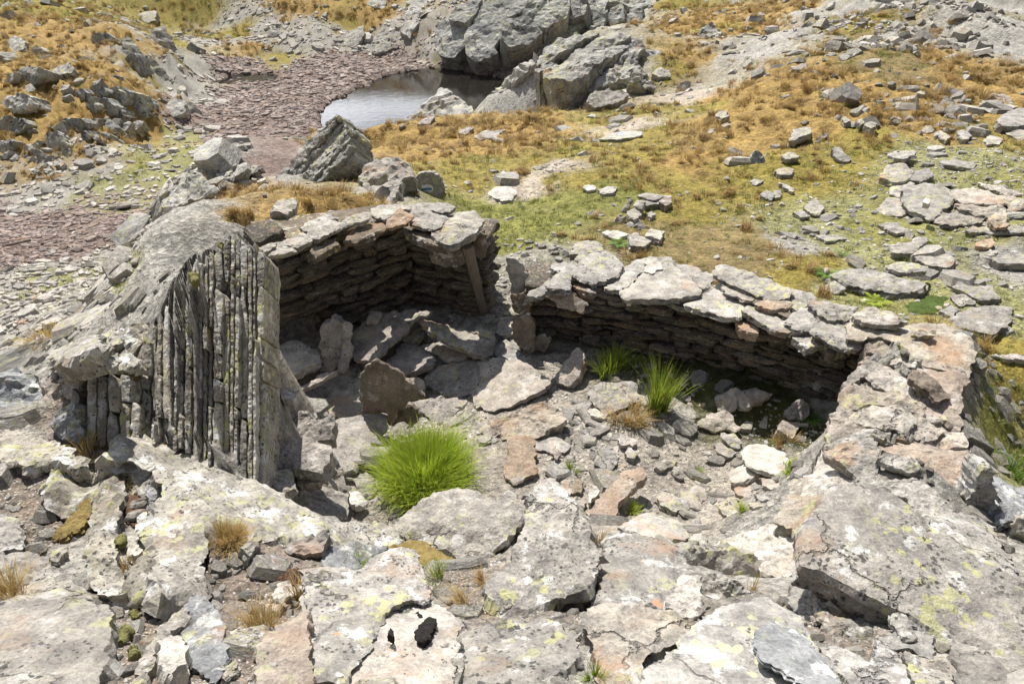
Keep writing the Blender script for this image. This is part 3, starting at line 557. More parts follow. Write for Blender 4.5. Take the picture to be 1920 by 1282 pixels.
F6([(650,985),(830,790),(870,740),(960,725),(990,770),(850,900),(840,960),(770,1020),(700,1020)], 'long tan plank of rock tilted across the lower floor', h=.17, n=(-.15,-.1,1), thick=.09, mat='tan', relief=.01)
F6([(715,700),(760,600),(830,640),(830,710),(790,750)], 'beige slab lying above the long tan plank', h=.04, thick=.04, mat='fgplain')
F6([(840,570),(880,555),(935,575),(920,610),(860,605)], 'small squarish pale stone in the middle gravel', h=.04, thick=.04)
F6([(880,640),(900,610),(955,630),(930,670),(890,665)], 'rounded stone beside the little green weeds', h=.05, thick=.05)
F6([(690,545),(770,480),(800,500),(760,540),(700,560)], 'thin grey slab below the pale oval slab', h=.03, thick=.04)
F6([(680,420),(700,410),(790,440),(770,465),(700,450)], 'white wedge just under the pale oval slab', h=.04, thick=.04, mat='whit')
F6([(1040,715),(1090,680),(1165,690),(1140,715),(1070,735)], 'cream flat stone in the right gravel, beside orange moss', h=.04, thick=.04, mat='fgplain')
F6([(1125,740),(1180,710),(1200,775),(1150,770)], 'cream pointed stone below the cream flat stone', h=.04, thick=.04, mat='fgplain')
F6([(1740,430),(1820,355),(1860,420),(1840,460),(1760,470)], 'dark upright block deep in the right corner of the floor', h=.15, n=(0,-.8,.8), thick=.12)
F6([(1685,520),(1720,470),(1815,490),(1770,570)], 'shaded boulder near the corner with the rampart', h=.1, n=(0,-.5,1), thick=.12)
F6([(1390,540),(1460,540),(1500,590),(1480,620),(1400,570)], 'white topped stone above the large white slab', h=.05, thick=.05, mat='cap')
F6([(1350,600),(1390,590),(1470,640),(1430,665),(1370,640)], 'flat stone left of the large white slab', h=.04, thick=.04)
F6([(1050,880),(1080,850),(1220,900),(1220,940),(1130,950),(1070,920)], 'pale jagged slab low in the gravel right of the plank', h=.04, thick=.05, mat='fgplain')
F6([(1180,860),(1280,800),(1310,870),(1270,940),(1210,930)], 'smooth grey slab sunk beside the pale jagged slab', h=.03, thick=.04)
F6([(1455,830),(1540,820),(1560,870),(1530,885),(1470,860)], 'wedge stone below the cream triangular stone', h=.05, thick=.05)
F6([(600,860),(620,770),(660,800),(650,850)], 'rusty orange stone left of the long tan plank', h=.05, thick=.05, mat='tan')
F6([(535,840),(570,795),(600,840),(590,890)], 'light grey stone left of the rusty orange stone', h=.05, thick=.05)
F6([(685,900),(690,850),(720,815),(745,850),(700,910)], 'white narrow stone against the left side of the tan plank', h=.07, thick=.05, mat='whit')
F6([(600,890),(680,900),(650,955),(610,940)], 'white block under the lower left end of the plank', h=.05, thick=.06, mat='fgplain')
F6([(840,1030),(1000,960),(1160,990),(1220,1070),(1200,1110),(1000,1080)], 'broad worn slab at the near edge of the hut floor', h=.05, thick=.08, mat='fgplain')
F6([(1230,1090),(1280,1060),(1320,1130),(1240,1130)], 'smooth white knob of rock at the near floor edge', h=.06, thick=.08, mat='whit', dome=.03)
F6([(480,640),(510,610),(545,650),(520,680)], 'small orange tinted stone on the middle slab', h=.06, thick=.04, mat='tan')
F6([(1580,770),(1700,800),(1705,835),(1640,830)], 'grey wedge beside the yellow green weed', h=.06, thick=.05)
F6([(1560,865),(1640,880),(1650,900),(1580,890)], 'flat cream stone beneath the yellow green weed', h=.04, thick=.04, mat='fgplain')
F6([(1530,900),(1590,895),(1625,920),(1560,940)], 'pale oval stone near the foot of the rampart', h=.04, thick=.05)
F6([(1370,900),(1420,870),(1480,880),(1470,980),(1400,970)], 'brownish boulder at the foot of the near ledge', h=.06, thick=.08, mat='ramp', dome=.02)

# ---- foreground ledge
def FG(tile, poly, label, cat='boulder', name='ledge_rock', **kw):
    kw.setdefault('mat', 'fg'); kw.setdefault('grow', 1.07); kw.setdefault('thick', .16); kw.setdefault('relief', .016); kw.setdefault('jag', 1.5); return rock(name, tile, poly, label, cat, None, **kw)
FG('A2', [(760,350),(840,260),(960,160),(1130,105),(1200,95),(1260,120),(1340,180),(1400,140),(1440,130),(1490,180),(1540,240),(1480,360),(1380,430),(1300,540),(1150,510),(1090,460),(900,400),(780,380)], 'big smooth pale slab leaning just below the bright grass', z=.55, n=(.05,-.15,1), thick=.18, mat='fgplain', relief=.02)
FG('PX', [(990,926),(1012,908),(1034,901),(1060,922),(1081,954),(1100,990),(1116,1025),(1115,1066),(1108,1085),(1080,1100),(1010,1122),(985,1129),(940,1122),(915,1105),(913,1095),(925,1078),(950,1060),(975,1010),(988,970)], 'pointed boulder with bright yellow lichen on the middle ledge', z=1.02, n=(0,.04,1), thick=.17, relief=.025, undercut=.05, mat='fg')
FG('A2', [(240,610),(390,590),(560,620),(700,500),(800,475),(885,490),(915,600),(975,770),(1060,830),(1190,950),(1205,1160),(1150,1285),(1120,1420),(300,1420),(330,1250),(275,1210),(255,850)], 'broad cracked beige slab at the bottom centre with a black moss spot', h=.07, thick=.16, mat='fgplain', relief=.014)
FG('A2', [(242,622),(390,600),(560,630),(700,512),(790,487),(878,500),(905,600),(965,770),(930,800),(850,780),(790,812),(730,850),(640,900),(648,1030),(600,1080),(520,1170),(480,1240),(380,1230),(300,1250),(272,1205),(262,850)], 'thin broken layer lying on the broad cracked beige slab', h=.115, thick=.05, mat='fg', relief=.012)
FG('A2', [(-10,1000),(60,930),(240,830),(250,1000),(268,1220),(330,1290),(330,1420),(0,1420),(-50,1250),(-50,1100)], 'orange tinted slab split off left of the broad beige slab', h=.05, thick=.14, mat='tan')
FG('A2', [(1200,950),(1300,900),(1460,880),(1690,880),(1830,990),(1860,1090),(1800,1160),(1650,1250),(1560,1420),(1130,1420),(1195,1170)], 'wide lichened slab under the pointed yellow lichen boulder', h=.06, thick=.2, mat='fg')
FG('A2', [(125,450),(140,425),(250,385),(375,375),(350,430),(330,480),(200,490),(130,485)], 'small layered plank of rock casting a black shadow', h=.12, n=(0,-.15,1), thick=.07, mat='cap', name='loose_rock')
FG('A2', [(340,480),(560,430),(720,450),(640,500),(560,600),(360,580)], 'smooth grey rock behind the ochre moss cushion', h=.05, thick=.12, mat='ribdark')
FG('A2', [(1640,890),(1680,800),(1900,700),(1960,760),(1900,900),(1780,910),(1700,900)], 'dark rock shaded under the pointed lichen boulder', h=-.06, thick=.15, mat='brown')
FG('R3', [(400,440),(480,370),(600,370),(700,420),(800,460),(900,540),(1000,580),(1100,640),(1300,660),(1470,700),(1450,760),(1240,760),(1060,730),(940,760),(900,690),(780,700),(770,800),(740,900),(640,960),(600,960),(560,900),(610,780),(590,720),(600,640),(620,560),(580,500),(500,460)], 'long speckled ledge of black and white lichen below the ribs', h=.06, thick=.25, mat='rib', relief=.03, sdir=(.8,.6))
FG('R3', [(170,560),(230,500),(360,490),(440,520),(470,560),(440,680),(430,760),(460,850),(470,940),(400,960),(330,900),(330,720),(350,590),(250,640),(180,640)], 'hooked ledge of blotchy rock beside the yellow moss', h=.07, thick=.22, mat='rib', relief=.03, sdir=(1,.1))
FG('R3', [(-120,1000),(0,970),(110,930),(235,910),(270,960),(340,970),(410,1000),(400,1080),(380,1190),(330,1300),(300,1420),(-140,1420)], 'largest plain slab filling the bottom left corner', h=.1, thick=.18, mat='fgplain', relief=.014)
FG('R3', [(-60,640),(50,660),(100,700),(80,760),(0,765),(-60,760)], 'grey slab at the left edge above the pale cracked one', h=.05, mat='fgplain')
FG('R3', [(-60,780),(80,770),(175,790),(150,850),(90,880),(0,920),(-60,900)], 'pale cracked slab at the left edge above dry grass', h=.05, mat='fgplain', terr=.01)
FG('R3', [(690,1000),(740,935),(790,980),(830,1040),(850,1130),(840,1230),(800,1290),(760,1240),(700,1140)], 'blue grey pointed slab with a yellow lichen tip', h=.09, thick=.1, mat='ribdark')
FG('R3', [(600,1120),(640,1080),(690,1100),(695,1180),(640,1270),(610,1230)], 'white and brown wedge shaped stone near the bottom edge', h=.14, thick=.14, mat='whit', name='loose_rock')
FG('R3', [(490,1290),(560,1130),(600,1060),(700,1010),(690,1060),(640,1085),(600,1130),(560,1240),(540,1340)], 'narrow dark ridge of rock beside the white and brown wedge', h=.08, thick=.14, mat='cap')
FG('R3', [(550,620),(570,600),(600,620),(600,670),(570,690),(545,660)], 'small blue grey oval stone lying on orange moss', h=.08, thick=.06, mat='ribdark', name='loose_rock', dome=.015)
FG('R3', [(540,550),(570,540),(585,570),(560,600)], 'little light grey stone above the blue grey oval', h=.08, thick=.05, mat='ribdark', name='loose_rock')
FG('R3', [(480,760),(520,750),(530,790),(500,805)], 'small white angular stone in the dark soil pocket', h=.05, thick=.05, mat='whit', name='loose_rock')
FG('R3', [(1035,930),(1060,905),(1130,920),(1060,980),(1030,960)], 'chalk white stone left of the split orange slab', h=.05, thick=.05, mat='whit', name='loose_rock')
FG('R3', [(985,990),(1060,965),(1085,990),(1010,1015)], 'tan stone just below the chalk white one', h=.04, thick=.05, mat='tan', name='loose_rock')
FG('R3', [(900,770),(960,720),(985,740),(940,790)], 'grey stone right of the golden grass cushion', h=.07, thick=.08, mat='cap', name='loose_rock')
FG('R3', [(470,900),(520,800),(560,790),(610,870),(630,960),(590,990),(500,960)], 'white crusted hump of rock between two soil pockets', h=.08, thick=.15, mat='rib', dome=.04)
FG('R3', [(860,1090),(890,1080),(880,1110),(850,1115)], 'tiny white chip with a black shadow', h=.05, thick=.04, mat='whit', name='loose_rock')
FG('R3', [(820,1230),(880,1190),(890,1230),(850,1260)], 'small beige chip at the bottom edge of the soil', h=.04, thick=.05, mat='fgplain', name='loose_rock')
FG('R3', [(190,800),(240,755),(250,780),(215,815)], 'small grey flake beside the pale cracked slab', h=.05, thick=.04, mat='cap', name='loose_rock')
FG('A7', [(0,680),(60,660),(150,700),(190,770),(235,830),(200,900),(120,940),(-40,930),(-40,700)], 'grey folded outcrop at the left edge above the ledge', h=.12, n=(-.05,-.5,1), thick=.3, mat='ribdark', relief=.03, sdir=(.3,1), cat='outcrop')
FG('A7', [(-40,970),(100,950),(280,1000),(400,1110),(330,1120),(230,1090),(100,1100),(-40,1080)], 'white lichened ledge running in from the left edge', h=.08, thick=.2, mat='rib', relief=.02)
FG('A7', [(230,930),(260,880),(340,830),(345,900),(340,1000),(290,1000)], 'blue grey knob at the left end of the small ribs', h=.15, n=(-.2,-.7,.8), thick=.2, mat='ribdark', relief=.02)
FG('A3', [(690,1190),(850,1050),(1000,900),(1120,820),(1280,790),(1390,760),(1560,860),(1680,1020),(1780,1150),(1900,1290),(1980,1420),(680,1420)], 'great lichened slab at the bottom edge with a grey patch', h=.14, thick=.22, mat='fg', relief=.02)
FG('A3', [(1345,960),(1450,905),(1600,960),(1700,1080),(1790,1200),(1850,1300),(1640,1300),(1500,1180),(1360,1100)], 'smooth blue grey layer on the great lichened slab', h=.155, thick=.03, mat='ribdark', relief=.006)
FG('A3', [(290,890),(360,840),(520,810),(700,850),(850,870),(920,960),(850,1020),(650,1130),(640,1180),(680,1290),(650,1420),(400,1420),(390,1080),(340,950)], 'blocky beige rock left of the great lichened slab', h=.1, thick=.2, mat='fgplain', relief=.025)
FG('A3', [(800,810),(880,640),(990,630),(1000,740),(1020,840),(940,870),(870,850)], 'small white four sided stone perched above a dark gap', h=.15, n=(0,.05,1), thick=.09, mat='whit', name='loose_rock')
FG('A3', [(1010,640),(1100,620),(1220,680),(1300,760),(1190,820),(1060,860),(1010,760)], 'black and yellow lichened rock right of the white perched stone', h=.08, n=(0,-.5,1), thick=.15, mat='rib', relief=.03)
FG('A3', [(420,560),(480,390),(600,380),(720,420),(900,480),(920,600),(860,640),(800,800),(700,850),(480,830),(420,780),(410,650)], 'lichened rock with a grey triangle, right of the pointed boulder', h=.1, thick=.22, mat='fg', relief=.02)
FG('A3', [(660,440),(700,420),(790,500),(850,590),(760,640),(690,640),(600,510)], 'thin grey triangular layer on the lichened rock', h=.125, thick=.03, mat='ribdark', relief=.005)
FG('A3', [(1080,430),(1200,360),(1420,320),(1540,330),(1560,440),(1600,530),(1590,580),(1450,580),(1200,480),(1090,470)], 'beige rock with swirling layers left of the giant tilted slab', h=.1, thick=.2, mat='ramp', terr=.012, relief=.02)
FG('A3', [(930,480),(1150,480),(1350,530),(1530,620),(1520,700),(1250,720),(1100,630),(920,610)], 'shaded rock face below the swirling beige rock', h=.02, n=(0,-1,.8), thick=.2, mat='cap', relief=.02)
FG('A3', [(1530,800),(1560,650),(1640,590),(1690,720),(1690,860),(1720,940),(1600,890)], 'lichened rock under the near corner of the giant slab', h=.04, thick=.15)
FG('A3', [(1440,290),(1480,240),(1560,60),(1700,30),(1830,100),(1850,240),(1740,320),(1690,400),(1580,400),(1560,320)], 'rough beige rock where the rampart meets the giant slab', h=.08, thick=.2, relief=.03, mat='ramp')
FG('A5', [(160,1282),(380,1000),(430,1080),(560,1200),(600,1300),(500,1350),(200,1420),(120,1400)], 'sloping grey rock at the foot of the rampart corner', h=.05, thick=.2, relief=.03, mat='ramp')
FG('A4', [(245,560),(255,440),(270,330),(320,260),(440,120),(540,95),(620,110),(760,150),(860,220),(950,300),(1100,400),(1230,520),(1440,610),(1538,700),(1750,850),(1750,1320),(1538,1210),(1380,1130),(1270,1050),(1100,980),(900,860),(700,770),(560,700),(370,590)], 'giant tilted slab with orange and yellow lichen at the right', z=1.25, n=(.03,-.06,1), thick=.15, jag=.6, mat='fg', relief=.014, taper=-.01, cat='stone slab', name='giant_slab')
FG('A4', [(300,740),(310,690),(490,720),(700,830),(700,890),(600,920),(450,800)], 'top thin layer of the stacked flakes under the giant slab', h=.10, n=(0,-.1,1), thick=.04, name='rock_flake')
FG('A4', [(270,740),(320,790),(430,890),(640,950),(600,975),(430,930),(310,850)], 'middle thin layer of the stacked flakes under the giant slab', h=.07, n=(0,-.1,1), thick=.04, name='rock_flake')
FG('A4', [(285,850),(400,870),(640,950),(620,1080),(420,1000),(300,900)], 'lowest broad layer of the stacked flakes under the giant slab', h=.05, n=(0,-.1,1), thick=.05, name='rock_flake')
FG('A4', [(680,970),(890,930),(990,1000),(990,1130),(880,1090),(720,1060)], 'yellow spotted plate half under the giant slab', h=.05, thick=.06, name='rock_flake')
FG('A4', [(720,870),(780,850),(890,940),(860,990),(800,980)], 'small greenish flake against the giant slab edge', h=.09, thick=.04, name='rock_flake')
FG('A4', [(820,1100),(1100,1240),(1130,1420),(900,1320)], 'pale wedge at the bottom edge below the yellow spotted plate', h=.04, thick=.1)
FG('A4', [(1120,1050),(1250,1080),(1538,1240),(1620,1420),(1150,1420)], 'lichened block in the bottom right under the giant slab', h=.0, thick=.15)
FG('A4', [(320,1060),(450,1080),(620,1150),(660,1010),(800,1100),(900,1290),(860,1420),(500,1420),(380,1200)], 'green lichened rock between the great slab and the flakes', h=.03, thick=.15)
FG('A4', [(755,95),(900,55),(1010,130),(1010,250),(950,285),(850,200)], 'bright pale slab resting behind the giant slab', h=.08, n=(0,-.05,1), thick=.05, mat='whit', name='loose_rock')
FG('A4', [(1010,280),(1250,255),(1340,330),(1470,520),(1480,600),(1390,580),(1230,500),(1100,400)], 'rock patched orange and yellow behind the giant slab', h=.1, thick=.2, mat='fg')
FG('A4', [(1380,130),(1385,30),(1538,120),(1600,180),(1560,290),(1460,280)], 'grey slab beside the shaded grass at the right edge', h=.1, thick=.12, mat='ribdark')
FG('A4', [(1455,480),(1450,330),(1500,290),(1600,300),(1600,640),(1490,600)], 'vertical layered rock at the right edge', h=.25, n=(-.3,-1,.5), thick=.2, mat='rib', sdir=(1,.1), relief=.02)
FG('A4', [(1225,160),(1250,60),(1290,-20),(1370,0),(1370,120),(1350,260),(1310,305),(1240,230)], 'upright fin of layered rock beside the rampart corner', z=.75, anchor=(1310,305), n=(-.1,-1,.25), thick=.15, mat='rib', sdir=(1,.1), relief=.02, **U)

def clip_half(poly, p, n):
    out = []; m_ = len(poly)
    for i in range(m_):
        a, b = np.array(poly[i], float), np.array(poly[(i+1) % m_], float); da, db = (a-p)@n, (b-p)@n
        if da >= 0: out.append(a)
        if (da >= 0) != (db >= 0): out.append(a+(b-a)*da/(da-db))
    return out
def banded(name, tile, poly, parent, direction, nb, seed, dz=.05, fan=.0, **kw):
    """split an outline into layers lying along a direction: every layer its own piece"""
    rg = np.random.default_rng(seed); d = np.array(direction, float); d /= np.linalg.norm(d); q = np.array([-d[1], d[0]]); P = np.array(poly, float); pr = P@q; cuts = np.linspace(pr.min(), pr.max(), nb+1); cuts[1:-1] += rg.uniform(-.3, .3, nb-1)*(cuts[1]-cuts[0])
    base_n = np.array(kw.pop('n')); z = kw.pop('z'); anchor = kw.pop('anchor')
    nn = base_n/np.linalg.norm(base_n); ax_, ay_ = tp(tile, [anchor])[0]; p0 = at_z(ax_, ay_, z)
    for i in range(nb):
        a = rg.uniform(-fan, fan); qq = np.array([q[0]*math.cos(a)-q[1]*math.sin(a), q[0]*math.sin(a)+q[1]*math.cos(a)])
        c_ = clip_half([tuple(v) for v in P], q*cuts[i], q)
        if len(c_) < 3: continue
        c_ = clip_half(c_, q*cuts[i+1], -q)
        if len(c_) < 3: continue
        C_ = np.array(c_)
        if abs(0.5*sum(C_[k][0]*C_[(k+1) % len(C_)][1]-C_[(k+1) % len(C_)][0]*C_[k][1] for k in range(len(C_)))) < 60: continue
        off = rg.uniform(-dz, dz); pc = p0+nn*off; cx, cy = tp(tile, [tuple(C_.mean(0))])[0]; w = on_plane(cx, cy, pc, nn)
        jn = base_n+np.array([rg.uniform(-.12, .12), rg.uniform(-.12, .12), rg.uniform(-.12, .12)])
        rock(name, tile, [tuple(v) for v in C_], parent=parent, n=tuple(jn), z=float(w[2]), grow=1.04, **kw)
# ------------------------------------------------------------------ stone variants shared by walls and scatter
def stone_variant(seed, nside, flat=True, levels=2, jit=.22):
    rg = np.random.default_rng(seed); a = np.sort((np.arange(nside)+rg.uniform(-jit*1.6, jit*1.6, nside))*2*np.pi/nside)
    r = 1+rg.uniform(-jit, jit, nside); e = rg.uniform(.6, 1.0); x, y = np.cos(a)*r*.5, np.sin(a)*r*.5*e
    V = []; F = []
    tz = rg.uniform(-.12, .12, nside)
    V += [(x[i]*.86, y[i]*.86, .5+tz[i]) for i in range(nside)]
    for k in range(1, levels+1):
        u = k/levels; o = 1+rg.uniform(.0, .12)*(k < levels)+.12*(k == levels)
        V += [(x[i]*o*(1+rg.uniform(-.05, .05)), y[i]*o*(1+rg.uniform(-.05, .05)), .5-u+tz[i]*(1-u)+(.12 if k < levels else 0)*rg.uniform(-1, 1)) for i in range(nside)]
    V.append((rg.uniform(-.12, .12), rg.uniform(-.12, .12), .5+rg.uniform(.0, .14))); c = len(V)-1
    for i in range(nside):
        j = (i+1) % nside; F.append((i, j, c))
        for k in range(levels):
            A, B = k*nside, (k+1)*nside; F += [(A+i, B+i, A+j), (A+j, B+i, B+j)]
    V.append((0, 0, -.5)); c = len(V)-1; A = levels*nside
    F += [(A+(i+1) % nside, A+i, c) for i in range(nside)]
    return np.array(V), np.array(F)
def block_variant(seed):
    """wall stone: a rough flat block, long in x, layered on its faces"""
    rg = np.random.default_rng(seed)
    P = [(-.5, -.42), (-.28, -.5), (.05, -.47), (.3, -.5), (.5, -.4), (.48, .1), (.4, .45), (-.1, .5), (-.44, .42)]
    P = [(a+rg.uniform(-.06, .06), b+rg.uniform(-.05, .05)) for a, b in P]; n = len(P); V = []; F = []
    wedge = rg.uniform(-.35, .35); lens = rg.uniform(.1, .5); sk = rg.uniform(-.12, .12)
    lev = [(.5, .84), (.30, 1.0), (.05, rg.uniform(.93, 1.05)), (-.2, rg.uniform(.92, 1.04)), (-.5, .85)]
    for h, o in lev:
        for a, b in P: V.append((a*o+rg.uniform(-.02, .02), b*o+rg.uniform(-.03, .03), h*(1+wedge*a*1.4)*(1-lens*(abs(a-sk)*2)**2*.8)+rg.uniform(-.06, .06)))
    for k in range(len(lev)-1):
        A, B = k*n, (k+1)*n
        for i in range(n): j = (i+1) % n; F += [(A+i, B+i, A+j), (A+j, B+i, B+j)]
    V += [(0, 0, .52), (0, 0, -.52)]
    for i in range(n): j = (i+1) % n; F += [(i, j, len(V)-2), ((len(lev)-1)*n+j, (len(lev)-1)*n+i, len(V)-1)]
    return np.array(V), np.array(F)
BLK = [mk_mesh('wall_stone', *block_variant(500+i), M['wall']) for i in range(18)]
def zpix(zt, *ps): return [at_z(a, b, zt) for a, b in ps]
def put_stone(parent, me, c, yaw, tilt, roll, dims, name='stone'):
    o = bpy.data.objects.new(name, me); COL.objects.link(o); o.parent = parent
    o.location = Vector(c)-Vector(parent.location); o.rotation_euler = (roll, tilt, yaw); o.scale = dims; return o
def run(parent, A, B, hA, hB, seed, depth=.3, ch=(.04, .085), ln=(.12, .36), z0=-.08, lean=.0, tiltb=0., skip=None, core=True, lenk=1.):
    """dry-stone courses from A to B; the face looks to the right of A->B"""
    rg = np.random.default_rng(seed); A, B = np.array(A, float), np.array(B, float); L = np.linalg.norm((B-A)[:2]); d = (B-A)/L; yaw = math.atan2(d[1], d[0]); nrm = np.array([d[1], -d[0]])
    z = z0; out = []
    while True:
        h = rg.uniform(*ch); s = -rg.uniform(0, .03)
        while s < L:
            l = min(rg.uniform(*ln)*lenk, L+.03-s)
            if l < .05: break
            u = min(max((s+l/2)/L, 0), 1); top = hA+(hB-hA)*u
            if z+h*.5 < top and not (skip and skip(s+l/2, z)):
                pr = rg.uniform(-.06, .035); dp = depth*rg.uniform(.75, 1.1); hh = h*rg.uniform(.85, 1.22)
                c = A[:2]+d[:2]*(s+l/2)+nrm*(pr-dp/2+lean*z); zc = z+h/2+(A[2]+(B[2]-A[2])*u)+rg.uniform(-.006, .006)
                put_stone(parent, BLK[rg.integers(len(BLK))], (c[0], c[1], zc), yaw+rg.uniform(-.12, .12)+(math.pi if rg.random() < .4 else 0), rg.uniform(-.10, .10)+tiltb, rg.uniform(-.16, .12), (l*1.08, dp, hh*1.04))
                out.append(1)
            s += l*rg.uniform(.96, 1.03)
        z += h
        if z > max(hA, hB): break
    return len(out)
def core_box(parent, pts_in, pts_out, hts, name='rubble_core'):
    V = []; F = []; n = len(pts_in)
    for (a, b, h) in zip(pts_in, pts_out, hts): V += [(a[0], a[1], -.3), (a[0], a[1], h), (b[0], b[1], -.3), (b[0], b[1], h)]
    for i in range(n-1):
        p, q = 4*i, 4*i+4; F += [(p, q, q+1, p+1), (p+1, q+1, q+3, p+3), (p+3, q+3, q+2, p+2)]
    F += [(0, 1, 3, 2), (4*n-4, 4*n-2, 4*n-1, 4*n-3)]
    V = np.array(V)-np.array(parent.location)
    return obj(name, mk_mesh(name, V, F, M['wall']), parent)
# ---- left wall with its short return at the doorway
LW = empty('dry_stone_wall', (-1.5, 5.6, 0)); tag(LW, 'dark L-shaped dry stone wall with a short return at the doorway', 'wall')
a_, b_, c_ = np.array([-2.05, 5.08, 0]), np.array([-1.0, 6.02, 0]), np.array([-.27, 5.80, 0])
lowdark = lambda s, z: (.05 < s < .5 and z < .3)
run(LW, a_, b_, 1.19, .98, 1, depth=.3, skip=lowdark)
run(LW, b_, c_, .98, .92, 2, depth=.32)
run(LW, c_, c_+np.array([.13, .5, 0]), .92, .85, 3, depth=.3, ln=(.12, .3))
core_box(LW, [(-2.12, 5.36), (-1.12, 6.22), (-.36, 6.02)], [(-2.3, 5.6), (-1.2, 6.6), (-.3, 6.35)], [1.12, .9, .85])
def capz(x): return 1.27-(x/1500)*.27
def LC(poly, dz=0., **kw):
    x = np.mean([p[0] for p in poly]); kw.setdefault('thick', .05); kw.setdefault('mat', 'cap'); kw.setdefault('sp', 4)
    return rock('cap_stone', 'T5', poly, parent=LW, z=capz(x)+dz, terr=.004, **kw)
LC([(10,375),(60,350),(140,350),(130,370),(60,415)]); LC([(185,330),(320,260),(390,330),(290,380),(180,350)], .02); LC([(130,350),(190,340),(290,385),(180,420),(60,430),(70,390)], -.01)
LC([(370,300),(330,240),(420,205),(520,190),(640,210),(560,250),(450,300),(400,318)], .02, mat='fgplain'); LC([(590,190),(740,130),(795,135),(770,180),(640,210)], .03)
LC([(350,430),(430,320),(540,310),(570,350),(480,400),(400,445)], -.06, thick=.08, mat='wall'); LC([(600,330),(700,220),(890,190),(890,240),(700,320)], -.05, thick=.07, mat='wall')
LC([(300,245),(360,200),(500,150),(570,170),(420,215),(330,250)], 0, thick=.05)
LC([(795,110),(850,85),(1010,75),(1065,110),(980,130),(900,180),(800,150)], .02); LC([(905,240),(910,185),(990,105),(1090,155),(1030,210),(940,245)], .05, mat='tan', thick=.04, n=(-.1, -.15, 1))
LC([(1020,80),(1080,60),(1300,60),(1380,100),(1340,130),(1240,130),(1130,90)], .03); LC([(1060,210),(1090,150),(1050,100),(1180,100),(1335,180),(1240,250),(1150,240)], .05)
LC([(1220,260),(1400,130),(1510,120),(1575,180),(1520,270),(1350,350),(1250,310)], .08, thick=.10, n=(.05, -.12, 1), mat='fgplain')
LC([(1020,220),(1180,230),(1300,330),(1330,360),(1200,340),(1050,280)], -.02, thick=.1, mat='wall'); LC([(1200,420),(1400,385),(1445,420),(1440,480),(1380,525),(1220,490)], -.22, thick=.12, n=(0, -1, .5), mat='wall')
# post and door blocks
pb = at_z(480+1580/3.692, 360+825/3.692, 0); pt = at_z(480+1470/3.692, 360+310/3.692, .93)
def bar(name, A, B, wa, wb, da, mat, seed, k=7):
    A, B = Vector(A), Vector(B); ax = (B-A).normalized(); X = Vector((1, 0, 0)); X = (X-ax*X.dot(ax)).normalized(); Y = ax.cross(X); n = 8
    V = []; F = []; rg = np.random.default_rng(seed)
    for i in range(k):
        u = i/(k-1); c = A.lerp(B, u)+X*rg.uniform(-.006, .006); w = (wa+(wb-wa)*u)/2
        for j in range(n):
            th = 2*math.pi*j/n; rr = 1+rg.uniform(-.1, .1); V.append(tuple(c+X*math.cos(th)*w*rr+Y*math.sin(th)*da/2*rr))
    for i in range(k-1):
        for j in range(n): a, b = i*n+j, i*n+(j+1) % n; F += [(a, b, b+n, a+n)]
    V += [tuple(A), tuple(B)]; F += [((j+1) % n, j, k*n, k*n) for j in range(n)]; F += [((k-1)*n+j, (k-1)*n+(j+1) % n, k*n+1, k*n+1) for j in range(n)]
    V = np.array(V)-np.array(A); T = []
    for f in F:
        T.append((f[0], f[1], f[2]));
        if f[3] != f[2]: T.append((f[0], f[2], f[3]))
    return obj(name, mk_mesh(name, V, T, mat), None, A)
m, nt, b = newmat('weathered_wood'); g = N(nt); t = nt.nodes.new('ShaderNodeTexCoord').outputs['Object']
w1 = g.noise(g.vmath('MULTIPLY', t, (40., 40., 3.)), 1, 6, .6); nt.links.new(g.mix(w1, (.10, .085, .07), (.27, .235, .20)), b.inputs['Base Color']); nt.links.new(g.bump(w1, .01), b.inputs['Normal']); M['wood'] = m
tag(bar('door_post', pb+np.array([0, -.10, 0]), pt+np.array([0, -.16, -.02]), .075, .11, .08, M['wood'], 5), 'weathered brown post leaning against the left door jamb', 'post')
rock('stone', 'T5', [(1505,310),(1530,290),(1600,300),(1590,450),(1560,480),(1520,440)], parent=LW, z=.72, anchor=(1560,470), n=(.1, -1, .3), thick=.12, mat='wall', hint=(0, 0, 1))
# ---- right wall
RW = empty('dry_stone_wall', (1.5, 4.9, 0)); tag(RW, 'long low dry stone wall with pale overhanging cap slabs', 'wall')
d_, e_, f_ = np.array([.13, 5.42, 0]), np.array([1.62, 5.0, 0]), np.array([2.75, 4.28, 0])
run(RW, d_, e_, .63, .56, 11, depth=.28, ch=(.034, .07), ln=(.11, .32), lean=.12)
run(RW, e_, f_, .56, .66, 12, depth=.28, ch=(.034, .07), ln=(.11, .32), lean=.12)
run(RW, d_+np.array([-.02, .55, 0]), d_, .6, .6, 13, depth=.25, ch=(.04, .08), ln=(.14, .3))
core_box(RW, [(.3, 5.58), (1.7, 5.15), (2.9, 4.4)], [(.32, 5.95), (1.85, 5.6), (3.1, 4.9)], [.55, .5, .58])
def rz(x): return float(np.interp(x, [100, 400, 1000, 1850], [.70, .68, .63, .76]))
def RC(poly, dz=0., **kw):
    x = np.mean([p[0] for p in poly]); kw.setdefault('thick', .055); kw.setdefault('mat', 'cap'); kw.setdefault('sp', 4); kw.setdefault('relief', .007); kw.setdefault('jag', 1.4)
    return rock('cap_stone', 'T6', poly, parent=RW, z=rz(x)+dz, **kw)
RC([(395,90),(440,30),(540,30),(580,85),(480,85),(400,95)], 0, thick=.08); RC([(415,200),(450,90),(590,85),(660,150),(630,200),(520,245),(400,195)], .07, thick=.07, n=(0, -.12, 1))
